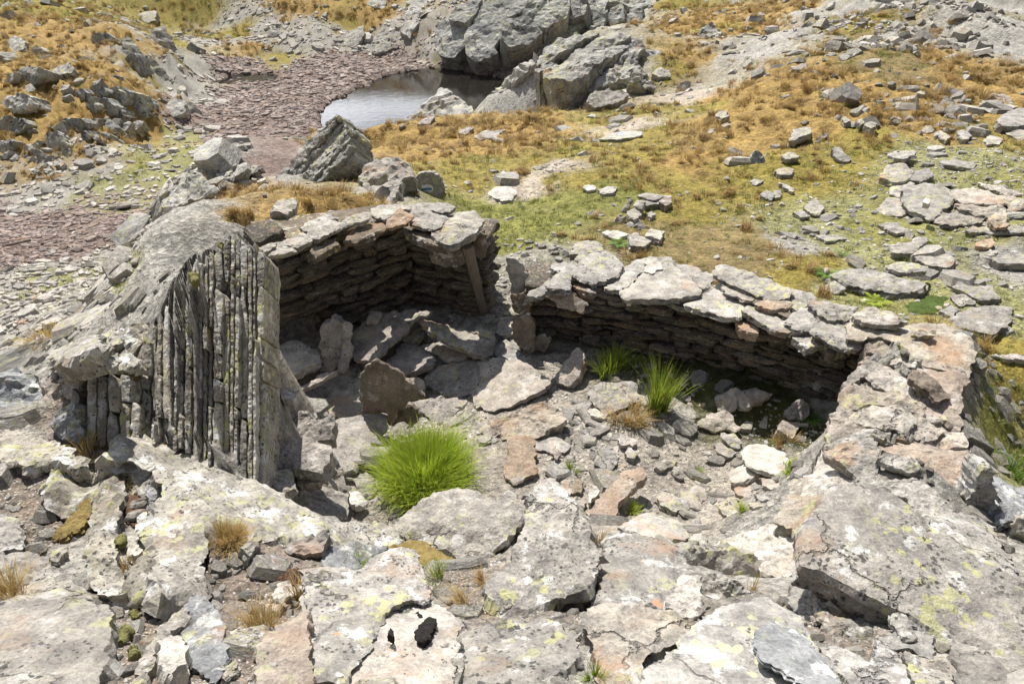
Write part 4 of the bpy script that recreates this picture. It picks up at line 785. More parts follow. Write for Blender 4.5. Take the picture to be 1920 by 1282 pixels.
RC([(570,265),(700,140),(770,120),(760,180),(680,260),(640,275)], .03); RC([(650,290),(760,195),(850,180),(900,130),(1050,270),(1040,300),(880,320),(700,315)], .07, thick=.07)
RC([(700,140),(790,105),(900,110),(920,160),(850,190),(760,190)], .03); RC([(765,180),(780,125),(830,110),(860,160),(810,195)], .08, mat='whit', thick=.03)
RC([(910,140),(1010,150),(1060,185),(1010,220),(930,190)], .0); RC([(1125,190),(1140,140),(1250,160),(1515,260),(1490,310),(1400,310),(1250,260)], .12, thick=.07, terr=.01, n=(-.05, -.1, 1))
RC([(1150,240),(1170,225),(1310,300),(1290,330),(1180,290)], .07, thick=.03); RC([(1010,215),(1080,180),(1120,190),(1110,230),(1060,270)], .04)
RC([(975,345),(1080,290),(1150,235),(1190,300),(1280,350),(1250,410),(1150,400),(1060,370)], .03, thick=.07); RC([(1320,345),(1350,330),(1490,320),(1490,365),(1400,375)], .06, mat='tan', thick=.05)
RC([(1250,375),(1290,350),(1440,410),(1510,480),(1480,490),(1380,450)], .02, thick=.06); RC([(1475,430),(1540,370),(1590,355),(1640,430),(1600,465),(1530,470)], .04, thick=.07)
RC([(1480,330),(1520,270),(1600,290),(1640,330),(1590,350),(1530,375)], .03); RC([(1590,330),(1660,320),(1840,350),(1780,420),(1680,410)], .09, terr=.01, thick=.07)
RC([(1610,480),(1660,420),(1740,420),(1850,520),(1810,570),(1720,540)], .04, thick=.06); RC([(1505,510),(1560,480),(1620,490),(1660,540),(1580,570)], -.02, thick=.07)
RC([(1785,440),(1830,400),(1900,430),(1960,480),(1900,510),(1800,500)], .05, thick=.06); RC([(180,300),(290,220),(330,250),(230,310)], 0); RC([(230,220),(330,150),(360,150),(280,220)], -.1, n=(-.4, -.3, 1)); RC([(270,250),(400,130),(430,150),(400,200),(400,270),(330,270)], .04, thick=.07)
RC([(300,150),(370,130),(400,160),(340,200)], -.02); RC([(1180,340),(1300,330),(1420,400),(1340,420)], -.02); RC([(1650,540),(1720,545),(1800,575),(1700,590)], -.05, mat='wall', thick=.08); RC([(850,320),(1000,310),(1100,370),(960,360)], -.03, mat='cap', thick=.06); RC([(1230,420),(1270,400),(1330,450),(1340,490),(1250,470)], -.05, mat='tan', thick=.09)
RC([(390,190),(470,240),(560,260),(520,290),(420,260)], -.02, mat='wall', thick=.08); RC([(290,300),(400,290),(490,350),(460,390),(340,360)], -.1, mat='tan', thick=.08, n=(0, -1, .8))
FL([(70,120),(130,130),(180,200),(190,290),(160,310),(110,300)], 'grey slab standing upright at the doorway end of the right wall', tile='T6', z=.42, anchor=(150,300), n=(-.15, -1, .15), thick=.07, mat='hut', **U)
RC([(100,300),(160,290),(200,320),(200,380),(150,400),(110,370)], -.2, n=(-.2, -1, .5), thick=.2, mat='wall')
# ---- rampart: the broad end wall
EW = empty('rampart_wall', (2.4, 3.5, .4)); tag(EW, 'broad sunlit end wall of the hut topped with rusty tan slabs', 'wall')
def RP(poly, dz=.05, tile='A5', name='stone', **kw):
    kw.setdefault('mat', 'ramp'); kw.setdefault('thick', .12); kw.setdefault('relief', .016); kw.setdefault('sp', 4.5)
    if 'z' not in kw and 'n' not in kw: kw['h'] = dz
    elif 'z' not in kw: kw['h'] = dz
    return rock(name, tile, poly, parent=EW, **kw)
RP([(535,230),(540,170),(570,130),(660,160),(860,190),(950,150),(1190,140),(1370,230),(1390,330),(1330,520),(1220,460),(1060,430),(940,400),(880,290),(760,240),(640,260),(550,245)], z=.86, n=(0, -.04, 1), thick=.16, terr=.01)
RP([(560,110),(650,60),(800,65),(930,145),(850,175),(640,155)], z=.92, n=(0, -.04, 1), thick=.05); RP([(960,235),(1000,215),(1120,215),(1110,245),(1000,245)], z=.9, n=(0, -.04, 1), thick=.03)
RP([(660,360),(650,300),(750,240),(800,300),(830,380),(770,370)], z=.8, n=(0, -.3, 1)); RP([(870,290),(950,350),(1060,390),(1060,430),(950,410),(900,370)], z=.84, n=(0, -.5, 1))
RP([(505,550),(560,500),(660,400),(790,450),(840,480),(680,510),(560,580)], z=.80, n=(0, -.08, 1)); RP([(610,430),(650,380),(700,400),(640,440)], z=.76, n=(0, -.2, 1), mat='tan')
RP([(800,440),(860,370),(930,420),(880,470)], z=.83, n=(0, -.2, 1), thick=.07); RP([(890,460),(900,420),(980,420),(985,465)], z=.84, n=(0, -.3, 1), mat='whit', thick=.06)
RP([(985,450),(1060,430),(1220,460),(1355,545),(1300,580),(1290,880),(1200,800),(1060,640),(940,520)], z=.82, n=(0, -.06, 1), mat='tan', thick=.15)
RP([(680,510),(790,450),(860,480),(960,540),(1060,650),(1200,810),(1040,780),(880,640),(720,560)], z=.81, n=(0, -.06, 1), mat='ramp')
RP([(950,510),(985,460),(1060,490),(1240,640),(1150,665),(1060,590),(990,560)], z=.90, n=(.1, -.1, 1), mat='brown', thick=.06, terr=.006)
RP([(490,640),(560,570),(700,520),(860,600),(950,660),(1050,700),(1040,790),(900,700),(700,690),(560,720),(500,700)], z=.80, n=(-.08, -.08, 1), terr=.01)
RP([(570,760),(700,690),(900,700),(990,790),(930,890),(800,850),(650,800)], z=.90, n=(-.05, -.05, 1), thick=.06, terr=.006, mat='fgplain')
RP([(990,800),(1050,790),(1190,880),(1120,935),(1000,930),(930,890)], z=.87, n=(0, -.1, 1), thick=.08); RP([(1040,770),(1060,750),(1130,770),(1175,830),(1110,830)], z=.89, n=(0, -.1, 1), thick=.05)
RP([(380,980),(430,780),(490,690),(560,720),(640,800),(740,870),(720,960),(560,950)], z=.76, n=(-.12, -.1, 1), thick=.2, terr=.01); RP([(690,900),(740,870),(900,910),(980,950),(760,950)], z=.80, thick=.08)
RP([(380,990),(560,940),(720,1000),(730,1060),(720,1195),(600,1160),(430,1050)], z=.86, n=(-.05, -.1, 1), thick=.09, mat='cap', terr=.008)
RP([(1000,940),(1200,880),(1300,900),(1335,990),(1190,1000)], z=.84, n=(0, -.08, 1), thick=.06)
RP([(730,955),(980,945),(1190,1000),(1330,1000),(1355,1080),(1310,1290),(1200,1250),(1020,1150),(900,1090),(740,1050)], z=.83, n=(0, -.05, 1), mat='tan', thick=.15)
RP([(735,1060),(800,1040),(1015,1080),(1000,1140),(920,1140),(800,1100)], z=.9, n=(0, -.1, 1), thick=.05, mat='cap'); RP([(740,1060),(960,1180),(1080,1230),(900,1260),(740,1250),(700,1200)], z=.82, n=(0, -.05, 1), thick=.1, mat='fgplain')
RP([(690,900),(720,890),(780,920),(770,945),(720,930)], z=.86, thick=.04); RP([(780,910),(830,910),(960,945),(900,950)], z=.85, thick=.04, mat='brown')
RP([(1300,800),(1310,680),(1360,620),(1430,590),(1500,610),(1515,700),(1500,760),(1450,900),(1400,990),(1330,980),(1300,920)], z=.15, anchor=(1400,1000), n=(.12, -1, .35), thick=.2, mat='ribdark', hint=(0, 0, 1))
RP([(1440,900),(1510,720),(1545,800),(1530,920),(1480,1010),(1440,1010)], z=.1, anchor=(1480,1010), n=(.3, -1, .35), thick=.15, mat='ribdark', hint=(0, 0, 1))
RP([(1310,560),(1380,400),(1420,450),(1455,590),(1370,640),(1320,690)], z=.3, anchor=(1350,690), n=(.1, -1, .3), thick=.2, mat='rib', hint=(0, 0, 1)); RP([(1370,230),(1400,320),(1400,420),(1320,560),(1330,450),(1350,320)], z=.4, anchor=(1340,560), n=(.3, -1, .3), thick=.2, mat='ribdark', hint=(0, 0, 1))
RP([(1320,1060),(1390,970),(1440,1060),(1450,1100),(1360,1250),(1310,1290)], z=.3, anchor=(1340,1290), n=(.1, -1, .35), thick=.15, mat='hut', hint=(0, 0, 1)); RP([(1420,1010),(1475,1005),(1470,1080),(1440,1110)], z=.3, anchor=(1440,1110), n=(.2, -1, .35), thick=.1, mat='ribdark', hint=(0, 0, 1))
# small chips and rubble on the rampart joint
# ---- ribbed outcrop: slabs of schist standing on edge
RB = empty('ribbed_outcrop', (-1.7, 2.8, 1)); tag(RB, 'outcrop of tall thin rock slabs standing side by side on edge', 'outcrop')
tx = np.array([290,380,500,600,632,640,700,750,800,850,950,1010,1040,1110,1130,1200,1225,1262]); ty = np.array([745,690,655,650,650,560,480,425,310,215,150,110,35,30,75,110,135,150])
bx = np.array([290,400,500,630,640,750,860,950,1050,1150,1200,1240,1262]); by = np.array([940,1000,1040,990,985,1010,1060,1110,1150,1190,1225,1130,900])
rg = random.Random(4)
x = 285.
n_rib = (.05, -.70, .72)
while x < 1205:
    w = rg.choice([rg.uniform(16, 26), rg.uniform(24, 40), rg.uniform(36, 56)]) if x > 640 else rg.uniform(32, 60)
    if x+w > 1190: w = 1222-x
    xc = x+w/2; t0, b0 = np.interp(xc, tx, ty)+rg.uniform(-16, 10), np.interp(min(xc, 1235), bx, by)+rg.uniform(-14, 14)
    if xc < 640: t0 += rg.uniform(-35, 60)
    if xc < 640 and rg.random() < .2: x += w; continue
    sh = rg.uniform(6, 34)
    segs = [(t0, b0)]
    nseg = rg.choice([2, 3, 3, 4, 5]) if b0-t0 > 380 else rg.choice([1, 2])
    cuts = [t0]+sorted(t0+(b0-t0)*rg.uniform(.15, .85) for _ in range(nseg-1))+[b0]
    segs = [(cuts[i_]+(rg.uniform(-6, 4) if i_ else 0), cuts[i_+1]) for i_ in range(nseg) if cuts[i_+1]-cuts[i_] > 40]
    segs = [(t0, b0)]+segs
    k = 0
    for (ta, tb) in segs:
        hh = tb-ta; ww = w-rg.uniform(5, 11); pr = rg.uniform(-.10, -.03) if k == 0 else rg.uniform(-.03, .06)
        dx = lambda yy: (np.interp(yy, [0, 1200], [6, -6]) if xc < 1100 else 0)+rg.uniform(-3.5, 3.5)
        Lp = []; ns = max(3, int(hh/70))
        for i in range(ns+1): yy = ta+hh*i/ns; tap = .7 if i == 0 else (.75 if i == ns else 1); Lp.append((xc+dx(yy)-ww/2*tap+rg.uniform(-2, 2), yy))
        Rp = []
        for i in range(ns, -1, -1): yy = ta+hh*i/ns; tap = .8 if i == 0 else (.7 if i == ns else 1); Rp.append((xc+dx(yy)+ww/2*tap, yy+(sh if i == 0 else 0)))
        foot_y = np.interp(min(xc, 1235), bx, by)
        zf = np.interp(xc, [290, 640, 900, 1262], [1.0, 1.05, 1.0, .82]); fp = at_z(*tp('A7', [(xc, foot_y)])[0], zf); nn = np.array(n_rib)/np.linalg.norm(n_rib)
        # plane through the foot, each slab a little forward or back
        seedc[0] += 1
        p0 = fp+nn*pr
        pp = tp('A7', Lp+Rp); W3 = np.array([on_plane(a, b2, p0, nn) for a, b2 in pp]); ctr = W3.mean(0); X, Y, Z = frame(nn, (0, 0, 1))
        l2 = [((q-ctr)@X, (q-ctr)@Y) for q in W3]
        if k == 0: CARVE.append((W3, ctr, Z, -1))
        r = slab_mesh(l2, .32, 4.5*3.4/FPX, seedc[0], relief=.005, jag=.38, taper=0, bev=.6, smoothing=False)
        if r is None: continue
        o = bpy.data.objects.new('rib', mk_mesh('rib', r[0], r[1], M['rib'])); COL.objects.link(o); o.parent = RB
        o.matrix_basis = Matrix.Translation(-Vector(RB.location)) @ Matrix(((X[0], Y[0], Z[0], ctr[0]), (X[1], Y[1], Z[1], ctr[1]), (X[2], Y[2], Z[2], ctr[2]), (0, 0, 0, 1)))
        k += 1
    x += w
# ------------------------------------------------------------------ ridge, crags, cliffs, boulders, cairn
def CR(tile, poly, label, cat='outcrop', name='rock_outcrop', **kw):
    kw.setdefault('mat', 'crag'); kw.setdefault('thick', .5); kw.setdefault('relief', .05); kw.setdefault('sp', 4.5); kw.setdefault('grow', 1.02); return rock(name, tile, poly, label, cat, None, **kw)
SP = empty('rock_spire', at_z(560, 360, .2)); tag(SP, 'sharp leaning rock spire with slanting layers beside the tarn', 'outcrop')
banded('rock_layer', 'B1', [(715,405),(800,310),(860,260),(900,210),(940,165),(980,105),(1020,80),(1062,46),(1110,90),(1130,160),(1160,230),(1160,280),(1090,330),(1000,380),(900,440),(780,430)], SP, (.66,-.75), 11, 5, dz=.07, n=(-.45,-.8,.75), z=.25, anchor=(900,430), thick=.55, mat='crag', relief=.03, jag=1.3, sp=4)
banded('rock_layer', 'B1', [(1010,150),(1062,60),(1110,95),(1135,165),(1165,235),(1160,285),(1080,320),(1040,250)], SP, (.45,-.9), 5, 6, dz=.06, n=(.3,-.8,.6), z=.35, anchor=(1100,320), thick=.4, mat='cliff', relief=.03, jag=1.3, sp=4)
CR('B1', [(165,510),(220,420),(280,330),(345,335),(465,430),(400,450),(290,490),(200,530)], 'tilted grey slab of rock standing on the ridge edge', z=.15, anchor=(300,520), n=(-.35,-.8,.8), thick=.1, relief=.03, terr=.02, **U)
CR('B1', [(340,340),(380,270),(500,218),(545,255),(575,285),(510,330),(470,340),(430,378)], 'pointed grey boulder behind the tilted slab on the ridge', z=-.1, anchor=(430,378), n=(-.4,-.8,.7), thick=.15, relief=.04, sdir=(.7,.7), **U)
CR('B1', [(510,368),(570,300),(615,288),(600,340),(540,368)], 'small leaning block on the ridge, left one of two', cat='boulder', name='boulder', h=.15, n=(-.3,-.5,.9), thick=.1, relief=.025, jag=1.6)
CR('B1', [(600,350),(640,300),(695,308),(650,340)], 'small leaning block on the ridge, right one of two', cat='boulder', name='boulder', h=.15, n=(-.3,-.5,.9), thick=.1, relief=.025, jag=1.6)
CR('B1', [(440,345),(510,330),(560,290),(520,355),(470,372)], 'dark wedge of rock between the ridge boulders', cat='boulder', name='boulder', h=.1, n=(.2,-.7,.8), thick=.2, relief=.02)
CR('B1', [(590,660),(640,610),(695,600),(690,660),(660,705)], 'upright rock slab behind the left wall, the left one', name='boulder', cat='boulder', h=.15, n=(-.3,-.8,.7), thick=.15, relief=.02, mat='cap')
CR('B1', [(680,690),(720,600),(775,610),(750,695)], 'upright rock slab behind the left wall, the right one', name='boulder', cat='boulder', h=.15, n=(-.3,-.8,.7), thick=.15, relief=.02, mat='cap')
CR('B1', [(870,640),(900,590),(1060,530),(1090,560),(1000,600),(920,650)], 'pale ledge just behind the left wall caps', h=.08, thick=.2, relief=.02, mat='cap')
CR('B1', [(735,540),(760,490),(850,470),(870,500),(820,550)], 'grey rock hump among golden grass behind the left wall', h=.1, thick=.2, relief=.02, mat='cap')
CR('B1', [(1180,345),(1210,310),(1240,285),(1330,250),(1440,268),(1462,330),(1400,350),(1390,400),(1370,470),(1260,497),(1235,420),(1210,370)], 'pale crumbling rock hump beside the painted boulder', z=.55, n=(-.1,-.35,1), thick=.6, relief=.05, mat='fgplain', terr=.02)
CR('B1', [(1230,370),(1235,335),(1290,318),(1330,345),(1290,365)], 'dark stone sitting on the pale crumbling hump', name='boulder', cat='boulder', z=.66, n=(-.1,-.5,1), thick=.12, relief=.02, mat='cap')
CR('B1', [(1365,472),(1385,410),(1410,388),(1460,390),(1468,492),(1390,497)], 'lichened block leaning against the painted boulder', name='boulder', cat='boulder', z=.05, anchor=(1400,495), n=(-.15,-1,.25), thick=.3, relief=.02, mat='fg', **U)
# the waymark boulder with its painted sign
pb_ = CR('B1', [(1462,492),(1458,400),(1480,362),(1505,342),(1560,338),(1590,352),(1612,405),(1614,484),(1560,492)], 'rounded grey boulder painted with a blue and white trail mark', name='waymark_boulder', cat='boulder', z=.05, anchor=(1540,492), n=(0,-1,.28), thick=.4, relief=.012, mat='cap', sp=2.5, **U)
def paint(parent, tile, poly, name, col, off, label=None):
    if name not in M:
        m, nt, b = newmat(name); g = N(nt); t = nt.nodes.new('ShaderNodeTexCoord').outputs['Object']
        nt.links.new(g.mix(g.mapr(g.noise(t, 60, 5, .7), .35, .75, 0, .5), col, (.35, .35, .34)), b.inputs['Base Color']); b.inputs['Roughness'].default_value = .6; M[name] = m
    me = parent.data; mw = parent.matrix_world
    nn = np.array(mw.to_3x3() @ Vector((0, 0, 1))); c = np.array(mw.translation)
    vv = np.array([v.co for v in me.vertices]); top = vv
    pp = tp(tile, poly); P = chaikin([np.array(p) for p in pp], .2); out = []
    # fan of rows so that the paint follows the bumps of the stone
    P = np.array(P); cen = P.mean(0); V = []; F = []; rings = [1, .75, .5, .25, .0]
    inv = mw.inverted()
    for r_ in rings[:-1]:
        for p in P: V.append(cen+(p-cen)*r_)
    V.append(cen); L = []
    for p in V:
        w = on_plane(p[0], p[1], c, nn); l = np.array(inv @ Vector(w)); d2 = ((vv[:, :2]-l[:2])**2).sum(1)+(vv[:, 2] < -.05)*9; k = np.argsort(d2)[:6]; L.append((l[0], l[1], vv[k, 2].max()+off))
    n_ = len(P)
    for q in range(len(rings)-2):
        for i in range(n_): j = (i+1) % n_; A, B = q*n_, (q+1)*n_; F += [(A+i, A+j, B+i), (A+j, B+j, B+i)]
    A = (len(rings)-2)*n_
    for i in range(n_): F.append((A+i, A+(i+1) % n_, len(V)-1))
    Vn = np.array(L); Fn = np.array(F); a, b2, c2 = Vn[Fn[0][0]], Vn[Fn[0][1]], Vn[Fn[0][2]]
    o = obj(name, mk_mesh(name, Vn, Fn, M[name]), parent); return o
W_ = (.80, .80, .77); B_ = (.02, .20, .48)
bpy.context.view_layer.update()
paint(pb_, 'B1', [(1500,424),(1511,406),(1535,400),(1563,403),(1572,420),(1567,438),(1535,448),(1506,442)], 'white_paint', W_, .003)
paint(pb_, 'B1', [(1507,428),(1514,421),(1535,417),(1563,418),(1566,426),(1552,430),(1535,429),(1512,434)], 'blue_paint', B_, .006)
fs = CR('B3', [(1320,715),(1400,685),(1490,668),(1545,678),(1540,695),(1430,712)], 'long flat stone in the meadow with a small blue and white mark', name='flat_stone', cat='stone', h=.06, thick=.1, relief=.01, mat='cap', sp=3)
bpy.context.view_layer.update()
paint(fs, 'B3', [(1420,696),(1440,684),(1456,680),(1450,694),(1432,699)], 'white_paint', W_, .004)
paint(fs, 'B3', [(1428,695),(1446,683),(1452,684),(1442,694)], 'blue_paint', B_, .008)
# pale crest rocks between tarn and meadow
CR('B3', [(205,682),(300,625),(400,550),(450,505),(510,462),(560,480),(640,520),(672,562),(655,642),(610,640),(550,600),(480,585),(400,575),(320,640)], 'pale triangular rock at the near edge of the tarn', z=-.9, anchor=(500,600), n=(-.3,-.55,1), thick=1.0, relief=.04, sdir=(.8,.5), mat='crag', terr=.05)
CR('B3', [(385,637),(430,602),(485,598),(452,637)], 'white stone lying in the golden grass by the pale triangular rock', name='boulder', cat='boulder', h=.2, n=(0,-.4,1), thick=.3, relief=.02, mat='cap')
CR('B3', [(600,682),(640,645),(682,655),(640,692)], 'grey block below the pale triangular rock', name='boulder', cat='boulder', h=.15, n=(0,-.5,1), thick=.3, mat='cap', relief=.02)
CR('B3', [(680,700),(740,672),(845,665),(800,700),(720,712)], 'low pale slab right of the grey block by the tarn', name='boulder', cat='boulder', h=.08, thick=.2, mat='cap', relief=.02)
CR('B3', [(1098,452),(1110,415),(1135,402),(1175,435),(1160,460)], 'small bluish boulder in grass below the humped outcrop', name='boulder', cat='boulder', h=.2, n=(0,-.7,.8), thick=.3, mat='ribdark', relief=.02)
CR('B3', [(985,512),(1000,495),(1040,488),(1110,492),(1050,522)], 'flat dark stone below the humped outcrop', name='boulder', cat='boulder', h=.12, thick=.12, mat='crag', relief=.02)
CR('B3', [(1740,430),(1790,422),(1808,482),(1762,484)], 'white block stuck in the bank beside the trail', name='boulder', cat='boulder', h=.2, n=(.1,-1,.6), thick=.3, mat='cap', relief=.02)
HO = empty('humped_outcrop', at_z(1120, 130, -.5)); tag(HO, 'broad humped outcrop of pale rock above the right end of the tarn', 'outcrop')
def HP(poly, **kw): return rock('rock_face', 'B3', poly, parent=HO, mat=kw.pop('mat', 'crag'), thick=1.2, sp=4.5, **kw)
banded('rock_face', 'B3', [(1000,345),(1010,290),(1100,210),(1200,150),(1380,145),(1500,170),(1560,240),(1520,300),(1540,360),(1450,400),(1300,430),(1200,415),(1060,390)], HO, (.85,-.5), 7, 9, dz=.16, n=(-.15,-.34,1), z=-.3, anchor=(1250,400), thick=1.3, mat='crag', relief=.06, terr=.04, jag=1.2, sp=4.5)
HP([(755,505),(800,450),(860,400),(960,310),(1000,283),(992,350),(900,430),(820,480)], z=-1.2, anchor=(850,470), n=(-.6,-.6,.7), relief=.08, sdir=(.8,.5))
HP([(1560,230),(1620,250),(1700,320),(1800,365),(1760,390),(1660,350),(1560,300)], z=-.1, anchor=(1660,330), n=(.1,-.6,.8), relief=.08, terr=.03)
HP([(1480,420),(1500,350),(1560,370),(1620,440),(1560,450)], z=-.2, anchor=(1540,440), n=(0,-.7,.8), relief=.06); HP([(1600,370),(1640,342),(1690,350),(1690,390),(1630,398)], z=-.1, n=(0,-.5,1), relief=.04, mat='cap')
HP([(1260,520),(1300,470),(1400,465),(1480,480),(1400,530),(1300,545)], z=-.25, n=(0,-.35,1), relief=.05, mat='cap')
CR('B4', [(270,345),(380,280),(480,240),(600,160),(720,80),(900,15),(1010,-20),(980,40),(900,110),(800,160),(700,190),(600,245),(480,290),(310,365)], 'long pale bedrock slab edging the left side of the grassy hump', h=.3, thick=.7, relief=.08, terr=.05, sdir=(.8,.6))
# cliffs over the far shore
CF = empty('cliff', at_z(950, 110, -7)); tag(CF, 'jointed grey cliff above the far shore of the tarn', 'cliff')
cn_ = (-.1, -.62, .78)
def CP_(poly, n=cn_, dz=0., **kw):
    pp = np.array(tp('B3', poly)); ay = np.mean(pp[:, 1]); z = float(np.interp(ay, [0, 60, 112], [-2.9, -4.8, -6.9])) + dz
    kw.setdefault('mat', 'cliff'); kw.setdefault('relief', .13); kw.setdefault('jag', .45); kw.setdefault('bev', .08); kw.setdefault('taper', 0.02); kw.setdefault('grow', 1.1); n = (n[0], n[1]*.88, n[2]*1.12)
    return rock('rock_face', 'B3', poly, parent=CF, z=z, n=n, thick=3.0, sp=4.2, **kw)
CP_([(485,240),(490,130),(560,100),(620,110),(640,160),(640,220),(580,290),(520,280)], (-.3,-.7,.6)); CP_([(650,270),(640,180),(660,140),(760,90),(850,95),(830,160),(780,240),(800,270),(690,312)], (-.15,-.75,.66), .25)
CP_([(690,120),(700,50),(780,-10),(960,-10),(930,50),(850,92),(760,90)], (-.1,-.7,.7)); CP_([(835,200),(830,160),(855,98),(960,90),(1028,165),(960,222),(870,235)], (.05,-.75,.6), .45)
CP_([(800,312),(800,270),(860,236),(960,225),(1005,280),(960,350),(890,350)], (-.1,-.7,.7)); CP_([(990,130),(1000,80),(1050,25),(1170,-10),(1155,90),(1050,140)], (-.05,-.7,.7), .3)
CP_([(965,250),(1030,160),(1150,100),(1245,130),(1180,200),(1040,280),(1000,290)], (0,-.75,.6), .2); CP_([(1190,160),(1200,130),(1280,85),(1365,60),(1340,140),(1245,170)], (-.2,-.7,.7))
CP_([(1375,110),(1385,50),(1440,15),(1455,100),(1410,120)], (-.4,-.7,.6), .3); CP_([(1470,115),(1485,50),(1550,35),(1545,115)], (-.3,-.7,.6), .3); CP_([(1425,150),(1470,110),(1550,160),(1545,195),(1480,190)], (-.1,-.7,.7))
CP_([(1170,90),(1170,-10),(1260,-10),(1250,80)], (-.3,-.7,.6), .2); CP_([(1260,80),(1270,-10),(1370,-10),(1350,60)], (-.1,-.7,.6)); CP_([(930,80),(970,-10),(1050,-10),(1000,75)], (-.2,-.7,.7), .1)
CP_([(560,90),(600,30),(720,0),(690,60),(640,120)], (-.1,-.6,.8)); CP_([(1560,100),(1600,60),(1700,90),(1680,150),(1600,150)], (0,-.5,.8)); CP_([(1380,10),(1400,-20),(1560,-20),(1600,20),(1500,40),(1440,10)], (0,-.6,.8))
def FB(tile, poly, label, group=None, **kw):
    kw.setdefault('mat', 'crag'); kw.setdefault('thick', .8); kw.setdefault('relief', .06); kw.setdefault('sp', 4.); kw.setdefault('n', (-.1, -.7, .8)); return rock('boulder', tile, poly, label, 'boulder', group, h=kw.pop('h', .35), **kw)
FB('B3', [(5,235),(20,190),(60,150),(110,135),(120,170),(70,235)], 'large grey boulder with split edges left of the far cliff')
FB('B3', [(310,160),(330,60),(370,20),(415,50),(400,120),(350,190)], 'streaked upright crag in the scree left of the far cliff', thick=1.5, sdir=(1,.2), relief=.12)
FB('B3', [(155,260),(190,180),(240,190),(260,250),(190,280)], 'splintered dark rocks by the far shore', thick=1., sdir=(1,.2), relief=.12)
FB('B3', [(130,20),(160,-10),(230,-10),(220,40),(170,45)], 'pale grey boulder at the top edge above the scree'); FB('B3', [(330,10),(360,-20),(470,-20),(460,20),(400,40)], 'broad boulder at the top edge beside the streaked crag')
FB('B4', [(140,245),(190,180),(270,130),(325,190),(240,215),(190,255)], 'dark slanting rocks jutting from the slope above the trail', thick=.8, sdir=(.8,.6), relief=.1); FB('B4', [(468,155),(490,105),(515,95),(540,115),(530,148)], 'small dark pointed rock high on the slope above the trail')
FB('B4', [(338,35),(380,0),(455,12),(420,45)], 'flat dark rock at the top edge of the far slope'); FB('B4', [(250,100),(290,60),(360,55),(330,100)], 'pale rock low on the far slope left of the hump')
FB('B4', [(1555,200),(1580,150),(1620,130),(1650,180),(1600,220)], 'bluish block on the right shoulder of the grassy hump', h=.15, thick=.4, mat='ribdark', relief=.02); FB('B4', [(1270,30),(1290,0),(1340,5),(1330,35)], 'dark block on top of the grassy hump', h=.15, thick=.3, relief=.02)
# left knoll
KN = empty('craggy_knoll', at_z(215, 220, -6.5)); tag(KN, 'dark broken crag bulging from the front of the left knoll', 'outcrop')
def KP(poly, P, n=(-.1, -1, .35), **kw): return rock('block', 'B2', poly, parent=P, z=None, h=.45, n=n, thick=1.1, sp=4, mat=kw.pop('mat', 'cliff'), relief=.06, grow=1.06, **kw)
for p in ([(645,790),(680,720),(725,790),(700,900),(665,880)], [(730,760),(800,740),(850,800),(830,870),(790,890),(745,850)], [(850,860),(900,820),(940,870),(910,920),(870,930)], [(950,740),(1020,700),(1060,770),(1050,860),(980,900)], [(800,690),(870,650),(930,720),(900,800),(850,790)], [(555,690),(600,670),(650,700),(630,770),(580,750)], [(900,700),(960,690),(950,760),(930,820),(900,800)], [(1040,720),(1090,750),(1100,810),(1060,830)], [(660,680),(730,640),(800,690),(760,740),(700,730)], [(1060,850),(1110,840),(1090,880),(1040,900)]): KP(p, KN)
KP([(740,960),(800,890),(900,960),(850,1000)], KN, (0, -.7, .8)); KP([(690,900),(740,890),(740,960),(690,970)], KN)
for p, l in (([(900,940),(960,905),(990,920),(940,980)], 'pale block fallen at the foot of the left knoll crag'), ([(985,930),(1010,905),(1080,910),(1050,940)], 'flat pale block right of the fallen block below the crag'), ([(975,960),(1000,945),(1050,955),(1020,975)], 'small flat stone below the flat pale block'), ([(700,1040),(710,1005),(765,1045),(730,1052)], 'small dark rock below the left knoll crag'), ([(55,330),(75,285),(110,268),(190,315),(170,370),(100,400)], 'dark cube shaped boulder high on the left knoll'), ([(120,225),(160,190),(270,170),(300,195),(200,240)], 'pale flat boulder above the dark cube shaped boulder'), ([(1030,130),(1040,105),(1070,90),(1170,85),(1165,150),(1110,170)], 'big white block on the scree behind the left knoll'), ([(880,165),(920,120),(980,180),(940,200)], 'grey boulder left of the big white block'), ([(0,40),(60,10),(180,90),(100,110),(0,80)], 'dark rocks in the top left corner'), ([(430,545),(450,500),(500,480),(550,500),(540,540),(480,555)], 'grey rounded rock in the middle of the left knoll'), ([(440,680),(470,640),(520,630),(500,670)], 'pale stone on the golden slope of the left knoll'), ([(680,640),(740,590),(760,585),(730,630)], 'dark leaf shaped rock above the knoll crag')):
    FB('B2', p, l, thick=.6, mat='cap' if 'white' in l or 'pale' in l else 'crag')
K2 = empty('boulder_outcrop', at_z(75, 290, -6.6)); tag(K2, 'cracked rounded outcrop at the lower left foot of the knoll', 'outcrop')
for p in ([(180,1120),(200,1090),(340,1150),(280,1170)], [(225,1090),(280,1050),(325,1060),(290,1110)], [(190,1180),(250,1170),(280,1220),(230,1230)], [(350,1000),(430,990),(480,1100),(420,1190),(340,1080)], [(280,1160),(390,1160),(400,1200),(290,1230)], [(430,1000),(500,1080),(520,1180),(470,1190)]): KP(p, K2, (-.1, -.9, .5), mat='crag')
for p, l in (([(240,1250),(310,1225),(360,1230),(290,1270)], 'flat stone below the cracked rounded outcrop'), ([(320,1280),(370,1230),(400,1290),(360,1330)], 'pale kite shaped stone below the cracked outcrop'), ([(400,1240),(440,1190),(480,1220),(460,1260)], 'grey stone right of the pale kite shaped stone'), ([(210,1260),(260,1250),(300,1290),(240,1300)], 'low grey stone left of the pale kite shaped stone')): FB('B2', p, l, thick=.5, h=.2)
